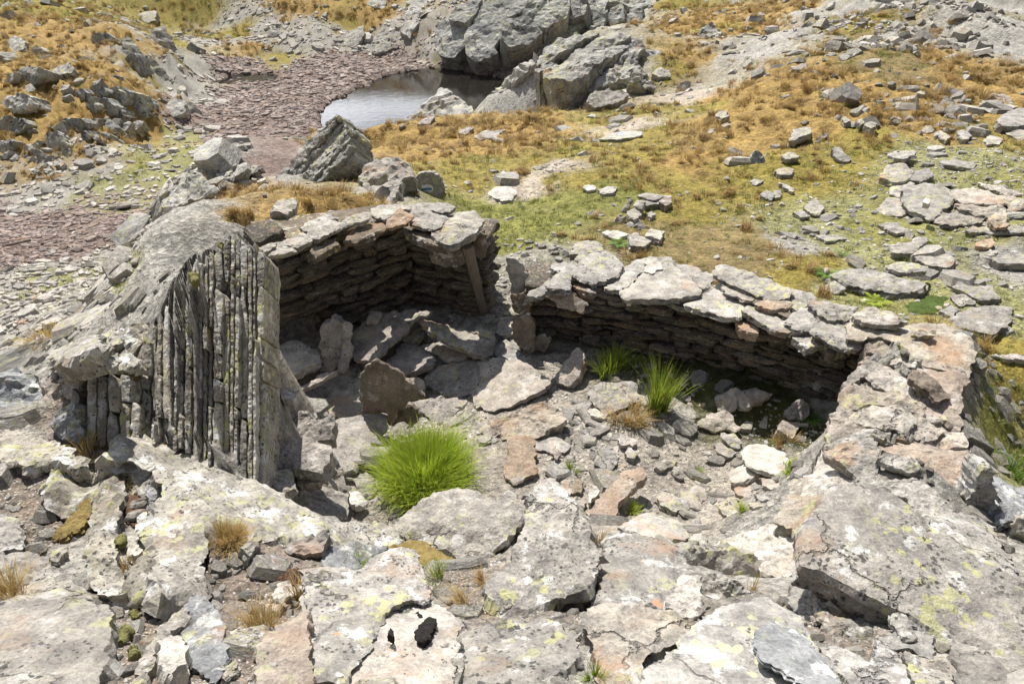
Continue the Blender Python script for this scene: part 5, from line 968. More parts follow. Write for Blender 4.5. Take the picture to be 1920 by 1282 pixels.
K3 = empty('edge_outcrop', at_z(15, 270, -6.4)); tag(K3, 'blocky outcrop cut off by the left edge of the photo', 'outcrop')
for p in ([(-40,1060),(60,1040),(110,1060),(70,1130),(-40,1170)], [(-40,900),(60,870),(190,920),(140,1000),(60,1020),(-40,990)], [(-20,1170),(60,1130),(40,1190),(-20,1200)]): KP(p, K3, (-.2, -.9, .5))
KP([(470,900),(600,890),(630,950),(590,1040),(500,1000)], KN); KP([(350,960),(470,900),(500,1000),(520,1060),(440,1000)], KN); KP([(590,1040),(630,980),(660,1040),(620,1060)], KN)
K4 = empty('knoll_fin', at_z(290, 140, -6)); tag(K4, 'steep reddish grey fin of rock on the right flank of the knoll', 'outcrop')
KP([(940,260),(1000,310),(1060,400),(1200,500),(1310,660),(1180,680),(1050,620),(980,480),(910,420)], K4, (.5, -.7, .6), mat='crag', sdir=(.6, -.8)); KP([(1140,250),(1230,200),(1300,330),(1380,420),(1310,560),(1200,450),(1100,340)], K4, (.5, -.7, .7), mat='crag', sdir=(.6, -.8)); KP([(905,470),(1000,400),(1040,560),(1020,620),(960,560)], K4, (-.3, -1, .3))
K5 = empty('upper_knoll_crag', at_z(185, 75, -4)); tag(K5, 'dark broken rocks near the top of the left knoll', 'outcrop')
for p in ([(665,350),(690,270),(740,240),(740,340),(700,375)], [(740,300),(790,240),(860,290),(850,350),(790,380)], [(850,330),(900,300),(930,350),(870,380)]): KP(p, K5, (-.2, -1, .5))
K6 = empty('streaked_outcrop', at_z(50, 150, -5.3)); tag(K6, 'streaked slanting outcrop half buried in the left knoll', 'outcrop')
for p in ([(60,620),(100,560),(200,500),(320,520),(320,580),(240,660),(130,660)], [(240,420),(280,340),(330,380),(330,460),(280,480)], [(0,800),(60,720),(180,700),(210,790),(120,850),(0,860)], [(0,640),(60,560),(110,540),(60,650),(0,710)]): KP(p, K6, (-.4, -.8, .5), mat='crag', sdir=(.8, .6))
KP([(1380,820),(1400,780),(1440,770),(1500,830),(1540,900),(1480,915),(1400,870)], KN, (.3, -.8, .5)); KP([(550,510),(590,430),(630,420),(650,450),(600,510)], K5); KP([(1200,830),(1280,740),(1380,760),(1390,830),(1280,870)], KN, (0, -.6, .9), mat='crag')
# ---- meadow stones worth naming
def MS(tile, poly, label, **kw):
    kw.setdefault('mat', 'cap'); kw.setdefault('thick', .1); kw.setdefault('relief', .012); kw.setdefault('sp', 3.5); kw.setdefault('h', .05); return rock(kw.pop('name', 'meadow_slab'), tile, poly, label, 'stone slab', None, **kw)
for p, l, k in (
 ([(1155,930),(1200,870),(1280,862),(1340,900),(1300,950),(1230,962)], 'rough rounded slab just above the diamond shaped slab', dict(thick=.2, h=.1)),
 ([(1310,942),(1340,900),(1420,888),(1442,930),(1380,962)], 'rough slab touching the right side of the rounded one', dict(thick=.2, h=.08)),
 ([(1210,1020),(1220,980),(1320,950),(1345,968),(1290,1010),(1290,1050)], 'pale slab tucked under the top left of the diamond shaped slab', dict()),
 ([(1278,992),(1400,963),(1490,985),(1552,1050),(1430,1157),(1320,1100),(1285,1050)], 'big diamond shaped slab with a small white stone on top', dict(h=.14, thick=.1, relief=.006, tilt=(.05, -.1))),
 ([(1140,1100),(1200,1040),(1280,1050),(1322,1110),(1270,1140),(1180,1135)], 'broad light slab flush in turf left of the diamond shaped slab', dict(h=.03)),
 ([(755,1090),(820,1043),(860,1100),(840,1127),(790,1127)], 'five sided pale slab lying alone in the thin turf', dict()),
 ([(675,742),(700,680),(790,670),(797,700),(720,732)], 'cream slab propped over dark green moss on the slope', dict(h=.15, thick=.12)),
 ([(600,900),(650,880),(702,895),(690,922),(630,927)], 'oval slab in the grass below the mushroom like stone', dict()),
 ([(633,822),(665,808),(705,808),(732,830),(680,840)], 'mushroom like flat stone with a yellow top', dict(h=.12, thick=.08)),
 ([(475,882),(480,830),(500,798),(540,820),(567,880),(540,902)], 'dark upright split rock on the meadow slope', dict(h=.1, n=(-.1, -1, .6), thick=.25, mat='ribdark')),
 ([(357,790),(370,775),(430,800),(437,820),(395,830)], 'dark flat stone left of the dark upright rock', dict(h=.08, n=(0, -.6, 1), mat='cap')),
 ([(900,790),(940,775),(1012,840),(980,852),(920,830)], 'grey slab leaning on the heap of meadow stones', dict(h=.12, tilt=(0, -.3))),
 ([(1203,817),(1240,800),(1300,795),(1352,800),(1290,842)], 'thin flat slab lying across smaller stones', dict(h=.14, thick=.06)),
 ([(1290,832),(1340,820),(1357,850),(1300,857)], 'small block under the thin flat slab', dict(h=.08, thick=.12, n=(0, -.8, .8))),
 ([(1703,742),(1740,708),(1800,730),(1792,757),(1730,759)], 'smooth white slab at the right side of the meadow', dict()),
 ([(1445,702),(1480,690),(1532,720),(1510,747)], 'pale slab near two scattered white ones on the slope', dict()),
 ([(1572,690),(1600,680),(1650,715),(1620,735),(1580,725)], 'pale slab right of the pale slab on the slope', dict()),
 ([(1473,842),(1550,836),(1672,862),(1640,887),(1480,862)], 'long narrow slab above the rough twin slabs', dict()),
 ([(1783,630),(1850,580),(1920,572),(1990,640),(1880,662),(1800,662)], 'large smooth bedrock slab at the right edge', dict(thick=.3, h=.12)),
 ([(1668,572),(1730,500),(1820,493),(1892,550),(1800,592)], 'flaky bedrock patch above the large smooth bedrock slab', dict(thick=.3, terr=.02, mat='crag')),
 ([(1820,690),(1840,660),(1990,650),(1990,720),(1900,735)], 'cracked bedrock below the large smooth bedrock slab', dict(thick=.2, terr=.02, mat='cap')),
 ([(523,1030),(560,1000),(602,1030),(580,1057)], 'small pale slab, left one of a touching pair in the meadow', dict(thick=.06)),
 ([(585,1040),(600,1005),(635,1010),(630,1040),(605,1050)], 'small pale slab, right one of a touching pair in the meadow', dict(thick=.06)),
 ([(468,957),(500,948),(545,955),(500,980)], 'thin white slab in the turf below the dark upright rock', dict(thick=.05)),
 ([(618,965),(650,970),(710,1000),(690,1012)], 'thin slanting slab beside a bright green plant', dict(thick=.06)),
 ([(690,1120),(740,1112),(790,1140),(740,1150)], 'low slab flush with gravel below the five sided slab', dict(thick=.05)),
 ([(240,700),(262,680),(285,680),(262,712)], 'small white stone in golden grass near the trail', dict(thick=.08)),
 ([(315,655),(345,645),(370,662),(330,675)], 'white stone in golden grass right of the trail', dict(thick=.08)),
 ([(285,610),(310,585),(345,585),(357,610),(320,625)], 'grey boulder in golden grass above the trail bend', dict(h=.15, thick=.2)),
 ([(820,755),(840,720),(880,700),(888,715),(850,750)], 'slanting grey stone below the cream slab', dict(h=.1, n=(.1, -.7, .8))),
 ([(925,660),(920,630),(940,605),(975,655),(950,668)], 'triangular grey stone standing in the brown grass', dict(h=.12, n=(0, -.9, .7))),
 ([(955,630),(975,615),(1000,640),(975,650)], 'round grey stone right of the triangular standing one', dict(h=.12, thick=.15)),
 ([(1040,640),(1060,625),(1075,650),(1050,668)], 'lichened stone in the row of stones on the hump', dict(h=.12, thick=.15)),
 ([(1075,655),(1110,638),(1145,655),(1110,678)], 'rounded stone at the right end of the row on the hump', dict(h=.14, thick=.15)),
 ([(1455,465),(1475,430),(1498,460),(1480,488)], 'small pointed stone on the right flank of the hump', dict(h=.12, n=(0, -.8, .8)))): MS('B4', p, l, **k)
st = rock('small_stone', 'B4', [(1385,1072),(1390,1050),(1405,1048),(1420,1056),(1416,1076)], 'tiny white stone lying on the diamond shaped slab', 'stone', None, h=.30, thick=.07, mat='whit', sp=2.5)
for p, l, k in (
 ([(1195,1020),(1250,1005),(1300,1000),(1400,1015),(1480,1030),(1560,1060),(1480,1082),(1330,1072)], 'long layered slab pile beside ferns outside the right wall', dict(thick=.14, h=.12, terr=.012, jag=1.5)),
 ([(1320,1075),(1400,1070),(1560,1070),(1540,1100),(1400,1110)], 'lower layer of the long slab pile beside ferns', dict(thick=.06, h=.04)),
 ([(1400,1000),(1450,980),(1560,995),(1552,1017),(1450,1017)], 'narrow slab on the back of the long layered pile', dict(h=.16, thick=.06)),
 ([(1508,962),(1600,935),(1662,965),(1640,1002),(1560,992)], 'broad pale slab above the long layered pile', dict(h=.06)),
 ([(1418,912),(1550,880),(1562,900),(1500,942),(1430,942)], 'ridged slab left of the small yellow green fern', dict(h=.08, terr=.012)),
 ([(1650,1072),(1690,1055),(1760,1080),(1832,1115),(1760,1122)], 'sharp cornered slab with a flat top right of the ferns', dict(h=.07)),
 ([(1603,1162),(1650,1143),(1682,1160),(1650,1187)], 'small rounded slab in the moss outside the right wall', dict(h=.05)),
 ([(1650,1190),(1720,1148),(1877,1143),(1872,1200),(1810,1252),(1690,1222)], 'large square slab lying outside the corner of the walls', dict(h=.07)),
 ([(1793,967),(1880,948),(1960,965),(1940,990),(1830,987)], 'smooth cream slab at the right edge near the layered pile', dict(h=.06)),
 ([(1640,1110),(1700,1103),(1742,1130),(1680,1147)], 'small pale slab between moss and the sharp cornered slab', dict(thick=.06)),
 ([(1158,1072),(1210,1053),(1252,1080),(1210,1097)], 'little rounded slab below the dark green fern', dict(thick=.06)),
 ([(1740,905),(1800,895),(1810,920),(1750,925)], 'small rusty slab at the right side of the meadow', dict(thick=.06, mat='tan')),
 ([(1700,860),(1800,835),(1960,850),(1960,870),(1800,870)], 'long pale strip of bedrock under the flaky ledges', dict(thick=.1)),
 ([(1140,885),(1200,878),(1260,890),(1180,905)], 'flush grey slab in the gravelly turf', dict(thick=.05)),
 ([(1370,840),(1430,835),(1490,860),(1440,875)], 'low wide slab above the ridged slab', dict(thick=.06)),
 ([(1800,1330),(1900,1325),(1980,1350),(1860,1345)], 'thin slab outside the rampart', dict(thick=.05)),
 ([(1820,410),(1850,800)][:0], '', {})):
    if p: MS('R2', p, l, **k)
LE = empty('flaky_ledge', hit(1810, 400)); tag(LE, 'flaky brownish ledge of stacked rock layers right of the diamond slab', 'outcrop')
for p, dz in (([(1500,1010),(1560,985),(1700,990),(1860,1035),(1900,1060),(1740,1080),(1600,1060)], .1), ([(1560,1060),(1700,1060),(1800,1090),(1860,1110),(1760,1140),(1600,1110)], .08), ([(1440,1150),(1520,1100),(1620,1110),(1740,1140),(1700,1165),(1480,1185)], .05), ([(1735,1160),(1760,1130),(1830,1110),(1840,1180),(1780,1190)], .14), ([(1790,1060),(1860,1040),(1990,1040),(1990,1080),(1860,1100)], .08), ([(1680,960),(1800,970),(1900,1010),(1860,1030),(1720,990)], .06)): rock('rock_layer', 'B4', p, parent=LE, h=dz, thick=.08, mat='ramp', terr=.015, jag=1.5, relief=.012, sp=3.5)
for p, l, k in (
 ([(375,830),(440,745),(452,750),(405,832)], 'thin slab leaning up at the left of the little cairn ruin', dict(n=(-.6, -.6, .5), h=.15, thick=.04)),
 ([(428,800),(460,775),(487,800),(470,817)], 'stone wedged behind the leaning slab of the little ruin', dict(h=.15)),
 ([(373,857),(400,805),(432,810),(420,857)], 'brownish block at the foot of the leaning slab', dict(h=.12, n=(0, -.9, .6), mat='hut')),
 ([(425,842),(470,820),(502,850),(460,872)], 'block in the middle of the little ruin', dict(h=.12, n=(0, -.7, .8), mat='hut')),
 ([(453,770),(470,750),(502,755),(490,785)], 'round grey stone on top of the little ruin', dict(h=.16, thick=.1, dome=.03)),
 ([(548,755),(560,735),(595,733),(602,755),(575,770)], 'brown cube like stone at the right end of the little ruin', dict(h=.12, mat='brown')),
 ([(438,882),(460,868),(522,900),(490,922),(443,917)], 'pale triangular slab in front of the little ruin', dict(h=.08)),
 ([(500,882),(520,855),(572,865),(557,897)], 'brown slab beside the pale triangular slab', dict(h=.08, mat='hut')),
 ([(338,872),(380,860),(442,875),(400,897)], 'white flat slab left of the little ruin', dict(h=.04, mat='whit', thick=.05)),
 ([(470,732),(500,720),(572,735),(540,747)], 'long thin stone at the back of the little ruin', dict(h=.14, thick=.05)),
 ([(488,747),(550,735),(562,757),(500,767)], 'flat stone under the long thin one of the little ruin', dict(h=.1)),
 ([(455,850),(490,830),(520,860),(490,880)], 'tilted grey stone in the little ruin', dict(h=.1, n=(.2, -.8, .7))),
 ([(505,800),(520,790),(540,800),(520,815)], 'half hidden mossy stone of the little ruin', dict(h=.08))): MS('R2', p, l, name='cairn_stone', **k)
for p, l in (([(915,364),(930,350),(955,348),(968,358),(960,374),(940,376)], 'white smooth stone beside the trail right of the painted boulder'), ([(1094,351),(1102,346),(1116,348),(1115,354),(1100,356)], 'small white stone in the bright green turf, the left one'), ([(1121,354),(1140,348),(1159,350),(1150,361),(1130,362)], 'larger white stone in the bright green turf, the right one'), ([(938,325),(942,318),(950,322),(948,335),(940,336)], 'small white pointed stone in golden grass above the trail')): MS('PX', p, l, mat='whit', name='white_stone')
for p, l, k in (([(-10,440),(60,380),(100,375),(40,430),(-10,460)][:0], '', {}), ):
    pass
tag(bar('driftwood_stick', hit(8, 466)+np.array([0, 0, .1]), hit(60, 456)+np.array([0, 0, .12]), .12, .08, .1, M['wood'], 8), 'dark weathered stick lying on the dry red lake bed', 'stick')
# near-left shoulder pieces above the ribs
for p, l, k in (
 ([(335,465),(400,400),(430,380),(570,333),(525,400),(440,440),(400,475)], 'smooth pale tongue of rock left of the ribbed outcrop', dict(h=.08, mat='fgplain')),
 ([(590,592),(560,530),(600,470),(680,450),(695,500),(640,565)], 'rounded block hanging over the small left ribs', dict(h=.14, n=(-.1, -.6, .9), thick=.2)),
 ([(280,690),(360,700),(380,760),(340,820),(280,790)], 'weathered block at the left end of the small ribs', dict(h=.12, n=(-.1, -.7, .8), thick=.2)),
 ([(220,590),(330,540),(440,510),(450,560),(330,600),(250,620)], 'flaky low rock between dry grass tufts left of the ribs', dict(h=.06)),
 ([(370,560),(470,500),(560,480),(570,530),(470,590),(400,600)], 'flaky rock above the small ribs', dict(h=.08, thick=.15)),
 ([(430,640),(500,600),(600,600),(630,640),(560,660),(470,670)], 'thin dark slab roofing the small ribs', dict(h=.12, thick=.08))): FG('A7', p, l, mat=k.pop('mat', 'rib'), **k)

# ------------------------------------------------------------------ loose stones: the largest as objects, the rest as one mass
carve()
SV = [stone_variant(900+i, [5, 6, 7, 8, 6, 5][i % 6], levels=1 if i < 12 else 2) for i in range(20)]
AREA = R2*R2*np.gradient(TH)[:, None]*np.gradient(LR)[None, :]
PXX, PYY, ZC = to_px(np.stack([X2, Y2, H], -1))
VIS = (ZC > .5)&(PXX > -120)&(PXX < 2040)&(PYY > -120)&(PYY < 1420)
blocked = np.zeros(T2.shape, bool)
for W3_, c_, Z_, th_ in CARVE:
    q = c_[:2]+(W3_[:, :2]-c_[:2])*.9; mn, mx2 = q.min(0), q.max(0); w = (X2 > mn[0])&(X2 < mx2[0])&(Y2 > mn[1])&(Y2 < mx2[1]); I = np.nonzero(w)
    if len(I[0]): ins = inside(X2[I], Y2[I], q); blocked[I[0][ins], I[1][ins]] = True
RIBP = tp('A7', [(270,640),(380,640),(520,610),(640,520),(740,370),(850,150),(1000,40),(1060,0),(1150,20),(1300,120),(1300,1000),(1230,1250),(1050,1170),(640,1010),(270,960)])
blocked |= inside(PXX, PYY, RIBP)&(R2 < 5.6)&(X2 < -.9)
walls_zone = inside(X2, Y2, [(.1, 5.5), (1.6, 5.05), (2.8, 4.25), (3.1, 4.9), (1.8, 5.6), (.3, 6.0)])|inside(X2, Y2, [(-2.1, 5.0), (-1, 6.0), (-.25, 5.8), (-.25, 6.35), (-1.2, 6.6), (-2.4, 5.6)])
GX, GY = np.gradient(H, axis=0), np.gradient(H, axis=1)
def scatter(dens, rng, clump=None):
    """dens: stones per m2 on the grid -> positions"""
    w = dens*AREA*VIS*(~blocked)*(~walls_zone)
    if clump is not None: w = w*clump
    lam = w.sum(); n = rng.poisson(lam); cells = rng.choice(w.size, n, p=(w/lam).ravel()); i, j = np.unravel_index(cells, w.shape)
    th = TH[i]+(rng.random(n)-.5)*np.gradient(TH)[i]; lr = LR[j]+(rng.random(n)-.5)*np.gradient(LR)[j]; r = np.exp(lr)
    x, y = np.sin(th)*r, np.cos(th)*r; return x, y, grid_at(H, x, y)
def normals(x, y, e):
    a = grid_at(H, x+e, y)-grid_at(H, x-e, y); b_ = grid_at(H, x, y+e)-grid_at(H, x, y-e); n = np.stack([-a/(2*e), -b_/(2*e), np.ones_like(a)], -1); n[:, :2] = np.clip(n[:, :2], -.7, .7); return n/np.linalg.norm(n, axis=1)[:, None]
def stones(name, rest, label, cat, group, rest_label, dens, size, mat, seed, top=300, flat=(.16, .38), tiltj=.22, sink=.3, clump=None, minpx=2.2, szf=None):
    rg = np.random.default_rng(seed); x, y, z = scatter(dens, rg, clump); n = len(x)
    sz = np.exp(rg.normal(0, size[2], n))*size[0]; sz = np.clip(sz, size[0]*.35, size[1]); d = np.sqrt(x*x+y*y+(z-CAMZ)**2)
    if szf: sz = sz*np.clip(d/szf, .45, 1.15)
    k = sz*FPX/d > minpx; x, y, z, sz, d = x[k], y[k], z[k], sz[k], d[k]; n = len(x)
    fl = rg.uniform(*flat, n)*np.where(sz < size[0]*.7, 1.5, 1); N_ = normals(x, y, np.maximum(sz*.6, .05)); N_ = N_+rg.normal(0, tiltj, (n, 3))*np.array([1, 1, 0]); N_ /= np.linalg.norm(N_, axis=1)[:, None]
    ya = rg.uniform(0, 2*np.pi, n); h0 = np.stack([np.cos(ya), np.sin(ya), ya*0], 1); Xa = h0-N_*(h0*N_).sum(1)[:, None]; Xa /= np.linalg.norm(Xa, axis=1)[:, None]; Ya = np.cross(N_, Xa)
    var = rg.integers(0, len(SV), n); el = rg.uniform(.75, 1.25, n); tint = rg.random(n)
    P = np.stack([x, y, z], 1)+N_*(sz*fl*(.5-sink))[:, None]
    px_, py_, _ = to_px(P); key = np.where((px_ > 0)&(px_ < 1920)&(py_ > 0)&(py_ < 1282), sz/d, 0); order = np.argsort(-key); big = order[:top]; small = order[top:]
    mes = [mk_mesh(name, SV[i][0], SV[i][1], mat) for i in range(len(SV))]
    for i in big:
        o = bpy.data.objects.new(name, mes[var[i]]); COL.objects.link(o); sx, sy, s3 = sz[i]*el[i], sz[i]/el[i], sz[i]*fl[i]; a, b_, c_ = Xa[i]*sx, Ya[i]*sy, N_[i]*s3
        o.matrix_world = Matrix(((a[0], b_[0], c_[0], P[i][0]), (a[1], b_[1], c_[1], P[i][1]), (a[2], b_[2], c_[2], P[i][2]), (0, 0, 0, 1))); tag(o, label, cat, group)
    Vs, Fs, Ts, off = [], [], [], 0
    for v in range(len(SV)):
        I = small[var[small] == v]
        if not len(I): continue
        bv, bf = SV[v]
        A = bv[None]*np.stack([sz[I]*el[I], sz[I]/el[I], sz[I]*fl[I]], 1)[:, None]
        G = P[I][:, None]+A[..., :1]*Xa[I][:, None]+A[..., 1:2]*Ya[I][:, None]+A[..., 2:]*N_[I][:, None]
        Vs.append(G.reshape(-1, 3)); Fs.append((bf[None]+(np.arange(len(I))*len(bv))[:, None, None]).reshape(-1, 3)+off); Ts.append(np.repeat(tint[I], len(bv))); off += len(I)*len(bv)
    if Vs:
        o = obj(rest, mk_mesh(rest, np.concatenate(Vs), np.concatenate(Fs), mat, False, {'tint': ('FLOAT', np.concatenate(Ts))})); tag(o, kind='stuff'); o['label'] = rest_label
    return n
cl = lambda f, s, a=0.: np.clip(fbm(PX*f, s, 4)*2.6+1+a, 0.05, 3)
lakezone = (Y2 > 20)&(H < -7.0)
big_y = np.clip(R2, 1, 60)
cnts = []
mead = (C['Y']*7+C['O']*2.2+C['M']*1.2+C['B']*1.6+C['P']*5+C['G']*1.3)*(R2 > 5.2)*(R2 < 27)*(X2 > -4)*(HS > -1.8)
cnts.append(stones('meadow_stone', 'meadow_gravel', 'small pale flat stone lying in the meadow turf beyond the walls', 'stone', 'small flat stones scattered over the meadow', 'small pale stones strewn over the meadow', mead*1.15, (.095, .45, .72), M['stone'], 21, clump=cl(.8, 301), flat=(.14, .36), sink=.42))
sm = (C['Y']*60+C['S']*60+C['P']*60+C['B']*10+C['O']*6+C['M']*8)*(R2 > 5)*(R2 < 14)*(X2 > -4.)
cnts.append(stones('x', 'turf_grit', '', '', '', 'fine stone chips between the turf', sm*1.3, (.035, .1, .5), M['stone'], 22, top=0, clump=cl(1.1, 302)))
sl = np.where((PXX > 1180)&(R2 > 20), .25, 1)*np.clip((36/R2)**1.6, 1, 5)*(C['S']*9+C['Y']*6.5+C['K']*4.)*((R2 > 5)&((X2 < -3.2)|(R2 > 27)))*(R2 < 90)*(H > -7.45)*np.where(R2 > 30, .42, 1)*np.where(R2 > 48, .75, 1)*(~((PXX > 1760)&(PYY < 140)&(R2 > 24)))
cnts.append(stones('scree_stone', 'scree', 'flat grey stone lying on the scree slopes round the tarn', 'stone', 'flat grey stones of the scree slopes', 'grey scree covering the slopes round the tarn', sl*1.5, (.26, 1.1, .5), M['stone'], 23, clump=cl(.25, 303, .3), flat=(.12, .3), tiltj=.16, szf=36.))
rd = np.clip((38/R2)**1.7, 1, 3)*C['R']*(Y2 > 12)*(H < -6.)*(H > -7.75)*(R2 > 12)*np.where(inside(X2, Y2, pud), .1, 1)*30
cnts.append(stones('lake_bed_stone', 'lake_bed_stones', 'flat reddish stone on the dried out bed of the tarn', 'stone', 'flat reddish stones on the dry lake bed', 'reddish flat stones paving the dry lake bed', rd, (.185, .62, .5), M['red'], 24, flat=(.14, .3), tiltj=.12, szf=40., clump=np.clip(cl(.5, 304, .5), .5, 2)))
kn = (C['G']*.8+C['O']*.8+C['K']*2.2)*((X2 < -3.5)|(R2 > 24))*(R2 < 90)*(H > -7.3)*(~((PXX > 1720)&(PYY < 150)))
cnts.append(stones('slope_rock', 'slope_rocks', 'grey rock half buried in the grass of the far slopes', 'stone', 'grey rocks in the grass of the far slopes', 'grey rocks half buried in the far slopes', kn*.4, (.45, 1.8, .55), M['crag'], 25, flat=(.25, .6), tiltj=.35, sink=.42, clump=cl(.22, 305, -.2)))
hp = (np.exp(-((PXX-1650)/95)**2)*np.clip(1.25-PYY/110, 0, 1)+.25*np.exp(-((PXX-1760)/120)**2)*(PYY < 260)+.10)*(R2 > 12)*(R2 < 26)*(X2 > 5)
cnts.append(stones('hump_stone', 'hump_stones', 'grey angular stone on the stony top of the grassy hump', 'stone', 'angular stones on the top of the hump', 'loose stones over the top of the grassy hump', hp*30, (.15, .5, .55), M['stone'], 26, flat=(.2, .5), tiltj=.35, clump=cl(.6, 306)))
inr = inside(X2, Y2, [(-1.2, 2.5), (-1.9, 4.6), (-.95, 5.95), (-.3, 5.75), (-.2, 6.6), (.1, 6.6), (.12, 5.35), (1.6, 4.95), (2.6, 4.2), (2.0, 3.1), (1.6, 2.7), (.2, 2.6)])&(H < .5)
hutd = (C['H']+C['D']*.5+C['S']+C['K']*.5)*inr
cnts.append(stones('rubble_stone', 'floor_gravel', 'small grey rubble stone on the gravel floor of the hut', 'stone', 'small rubble stones on the hut floor', 'grey gravel and grit covering the hut floor', hutd*230, (.038, .24, .8), M['stone'], 27, flat=(.12, .3), tiltj=.18, clump=cl(1.6, 307)))
cnts.append(stones('x', 'floor_grit', '', '', '', 'fine grit on the hut floor', hutd*1300, (.014, .03, .3), M['stone'], 28, top=0, minpx=2.0, clump=cl(1.3, 308)))
lef = inside(X2, Y2, [(-1.5, 4.6), (-1.9, 4.7), (-1, 5.9), (-.4, 5.7), (-.4, 4.8), (-.9, 4.2)])
cnts.append(stones('rubble_slab', 'rubble_slabs', 'grey slab lying in the rubble heap at the left end of the hut', 'stone slab', 'slabs of the rubble heap inside the left wall', 'more slabs of the rubble heap', lef*16., (.16, .34, .4), M['hut'], 29, flat=(.2, .4), tiltj=.4, top=60))
near = (R2 < 5.0)&(~inr)&(Y2 > .4)
fr = (C['F']*1.0+C['K']*.22)*near
cnts.append(stones('ledge_stone', 'ledge_gravel', 'small angular stone in the soil pockets of the near ledge', 'stone', 'small stones in the soil pockets of the near ledge', 'small stones and chips in the soil pockets', fr*230, (.028, .11, .65), M['stone'], 30, flat=(.2, .45), tiltj=.3, clump=cl(2.2, 309)))
cnts.append(stones('x', 'ledge_grit', '', '', '', 'fine grit in the soil pockets', fr*1800, (.010, .02, .3), M['stone'], 31, top=0, minpx=2.0, clump=cl(2, 310)))
big_l = (C['K']*6+C['F']*2.)*near
cnts.append(stones('ledge_slab', 'ledge_slabs', 'lichened bedrock piece showing between the slabs of the near ledge', 'stone slab', 'bedrock pieces between the near slabs', 'more bedrock pieces between the near slabs', big_l*1.3, (.22, .42, .3), M['fg'], 32, flat=(.18, .3), tiltj=.12, top=120, sink=.42))
ext = ((X2 > 2.2)&(R2 < 6))|((np.abs(X2) < .6)&(Y2 > 5.3)&(Y2 < 7.6))
cnts.append(stones('path_stone', 'path_gravel', 'pale flat stone on the worn ground by the doorway and outer wall', 'stone', 'pale flat stones by the doorway and outer wall', 'pale gravel by the doorway', ext*60*(~inr), (.06, .22, .5), M['cap'], 33, top=120, flat=(.2, .4)))

# ------------------------------------------------------------------ grass
def blades(n, spread, h, hj, lean, width, seed, seg=3, curl=.6, dirv=None, base_curve=0.):
    rg = np.random.default_rng(seed); V = []; F = []; off = 0; nc = max(3, n//60); cc_ = [(spread*.85*math.sqrt(rg.random()), rg.uniform(0, 2*np.pi), rg.uniform(.6, 1.15)) for _ in range(nc)]
    for i in range(n):
        q_ = cc_[rg.integers(nc)]; x0 = q_[0]*math.cos(q_[1])+rg.normal(0, spread*.16); y0 = q_[0]*math.sin(q_[1])+rg.normal(0, spread*.16); r = min(math.hypot(x0, y0), spread*1.2); a = math.atan2(y0, x0); L = h*(1+rg.uniform(-hj, hj))*(1-.25*min(1, (r/spread)**2))*q_[2]
        da = a+rg.normal(0, .9) if dirv is None else dirv+rg.normal(0, .55); ln = lean*(.35+r/spread)*rg.uniform(.4, 1.3); w = width*rg.uniform(.7, 1.3); wd = np.array([-math.sin(da), math.cos(da), 0])
        wd = wd*math.cos(rg.uniform(-1, 1)); pts_ = []
        for k in range(seg+1):
            u = k/seg; bend = ln*(u**(1+curl)); pts_.append(np.array([x0+math.cos(da)*bend*L, y0+math.sin(da)*bend*L, L*u*(1-.35*ln*u)-.02*h]))
        for k in range(seg): V += [pts_[k]-wd*w*(1-k/seg*.7)/2, pts_[k]+wd*w*(1-k/seg*.7)/2]
        V.append(pts_[-1])
        for k in range(seg-1): a_ = off+2*k; F += [(a_, a_+1, a_+3), (a_, a_+3, a_+2)]
        a_ = off+2*(seg-1); F.append((a_, a_+1, a_+2)); off += 2*seg+1
    return np.array(V), np.array(F)
def grassmat(name, c1, c2, instanced=False, trans=.35):
    m, nt, b = newmat(name); g = N(nt); t = nt.nodes.new('ShaderNodeTexCoord').outputs['Object']
    c = g.mix(g.mapr(g.noise(t, 9, 3, .6), .3, .7), c1, c2); c = g.mix(g.mapr(g.noise(g.vmath('MULTIPLY', t, (55., 55., 4.)), 1, 2, .5), .58, .66, 0, .85), c, (.50, .42, .18))
    if instanced:
        at = nt.nodes.new('ShaderNodeAttribute'); at.attribute_type = 'INSTANCER'; at.attribute_name = 'gcol'; c = g.mix(1., at.outputs['Color'], g.mix(g.noise(t, 9, 3, .6), (.75, .75, .75), (1.25, 1.25, 1.25)), 'MULTIPLY')
    nt.links.new(c, b.inputs['Base Color']); b.inputs['Roughness'].default_value = .65
    tr = nt.nodes.new('ShaderNodeBsdfTranslucent'); nt.links.new(c, tr.inputs[0]); ms = nt.nodes.new('ShaderNodeMixShader'); ms.inputs[0].default_value = trans
    out = [n for n in nt.nodes if n.type == 'OUTPUT_MATERIAL'][0]; nt.links.new(b.outputs[0], ms.inputs[1]); nt.links.new(tr.outputs[0], ms.inputs[2]); nt.links.new(ms.outputs[0], out.inputs[0]); M[name] = m; return m
GI = grassmat('turf_grass', (.3, .2, .08), (.35, .25, .1), True)
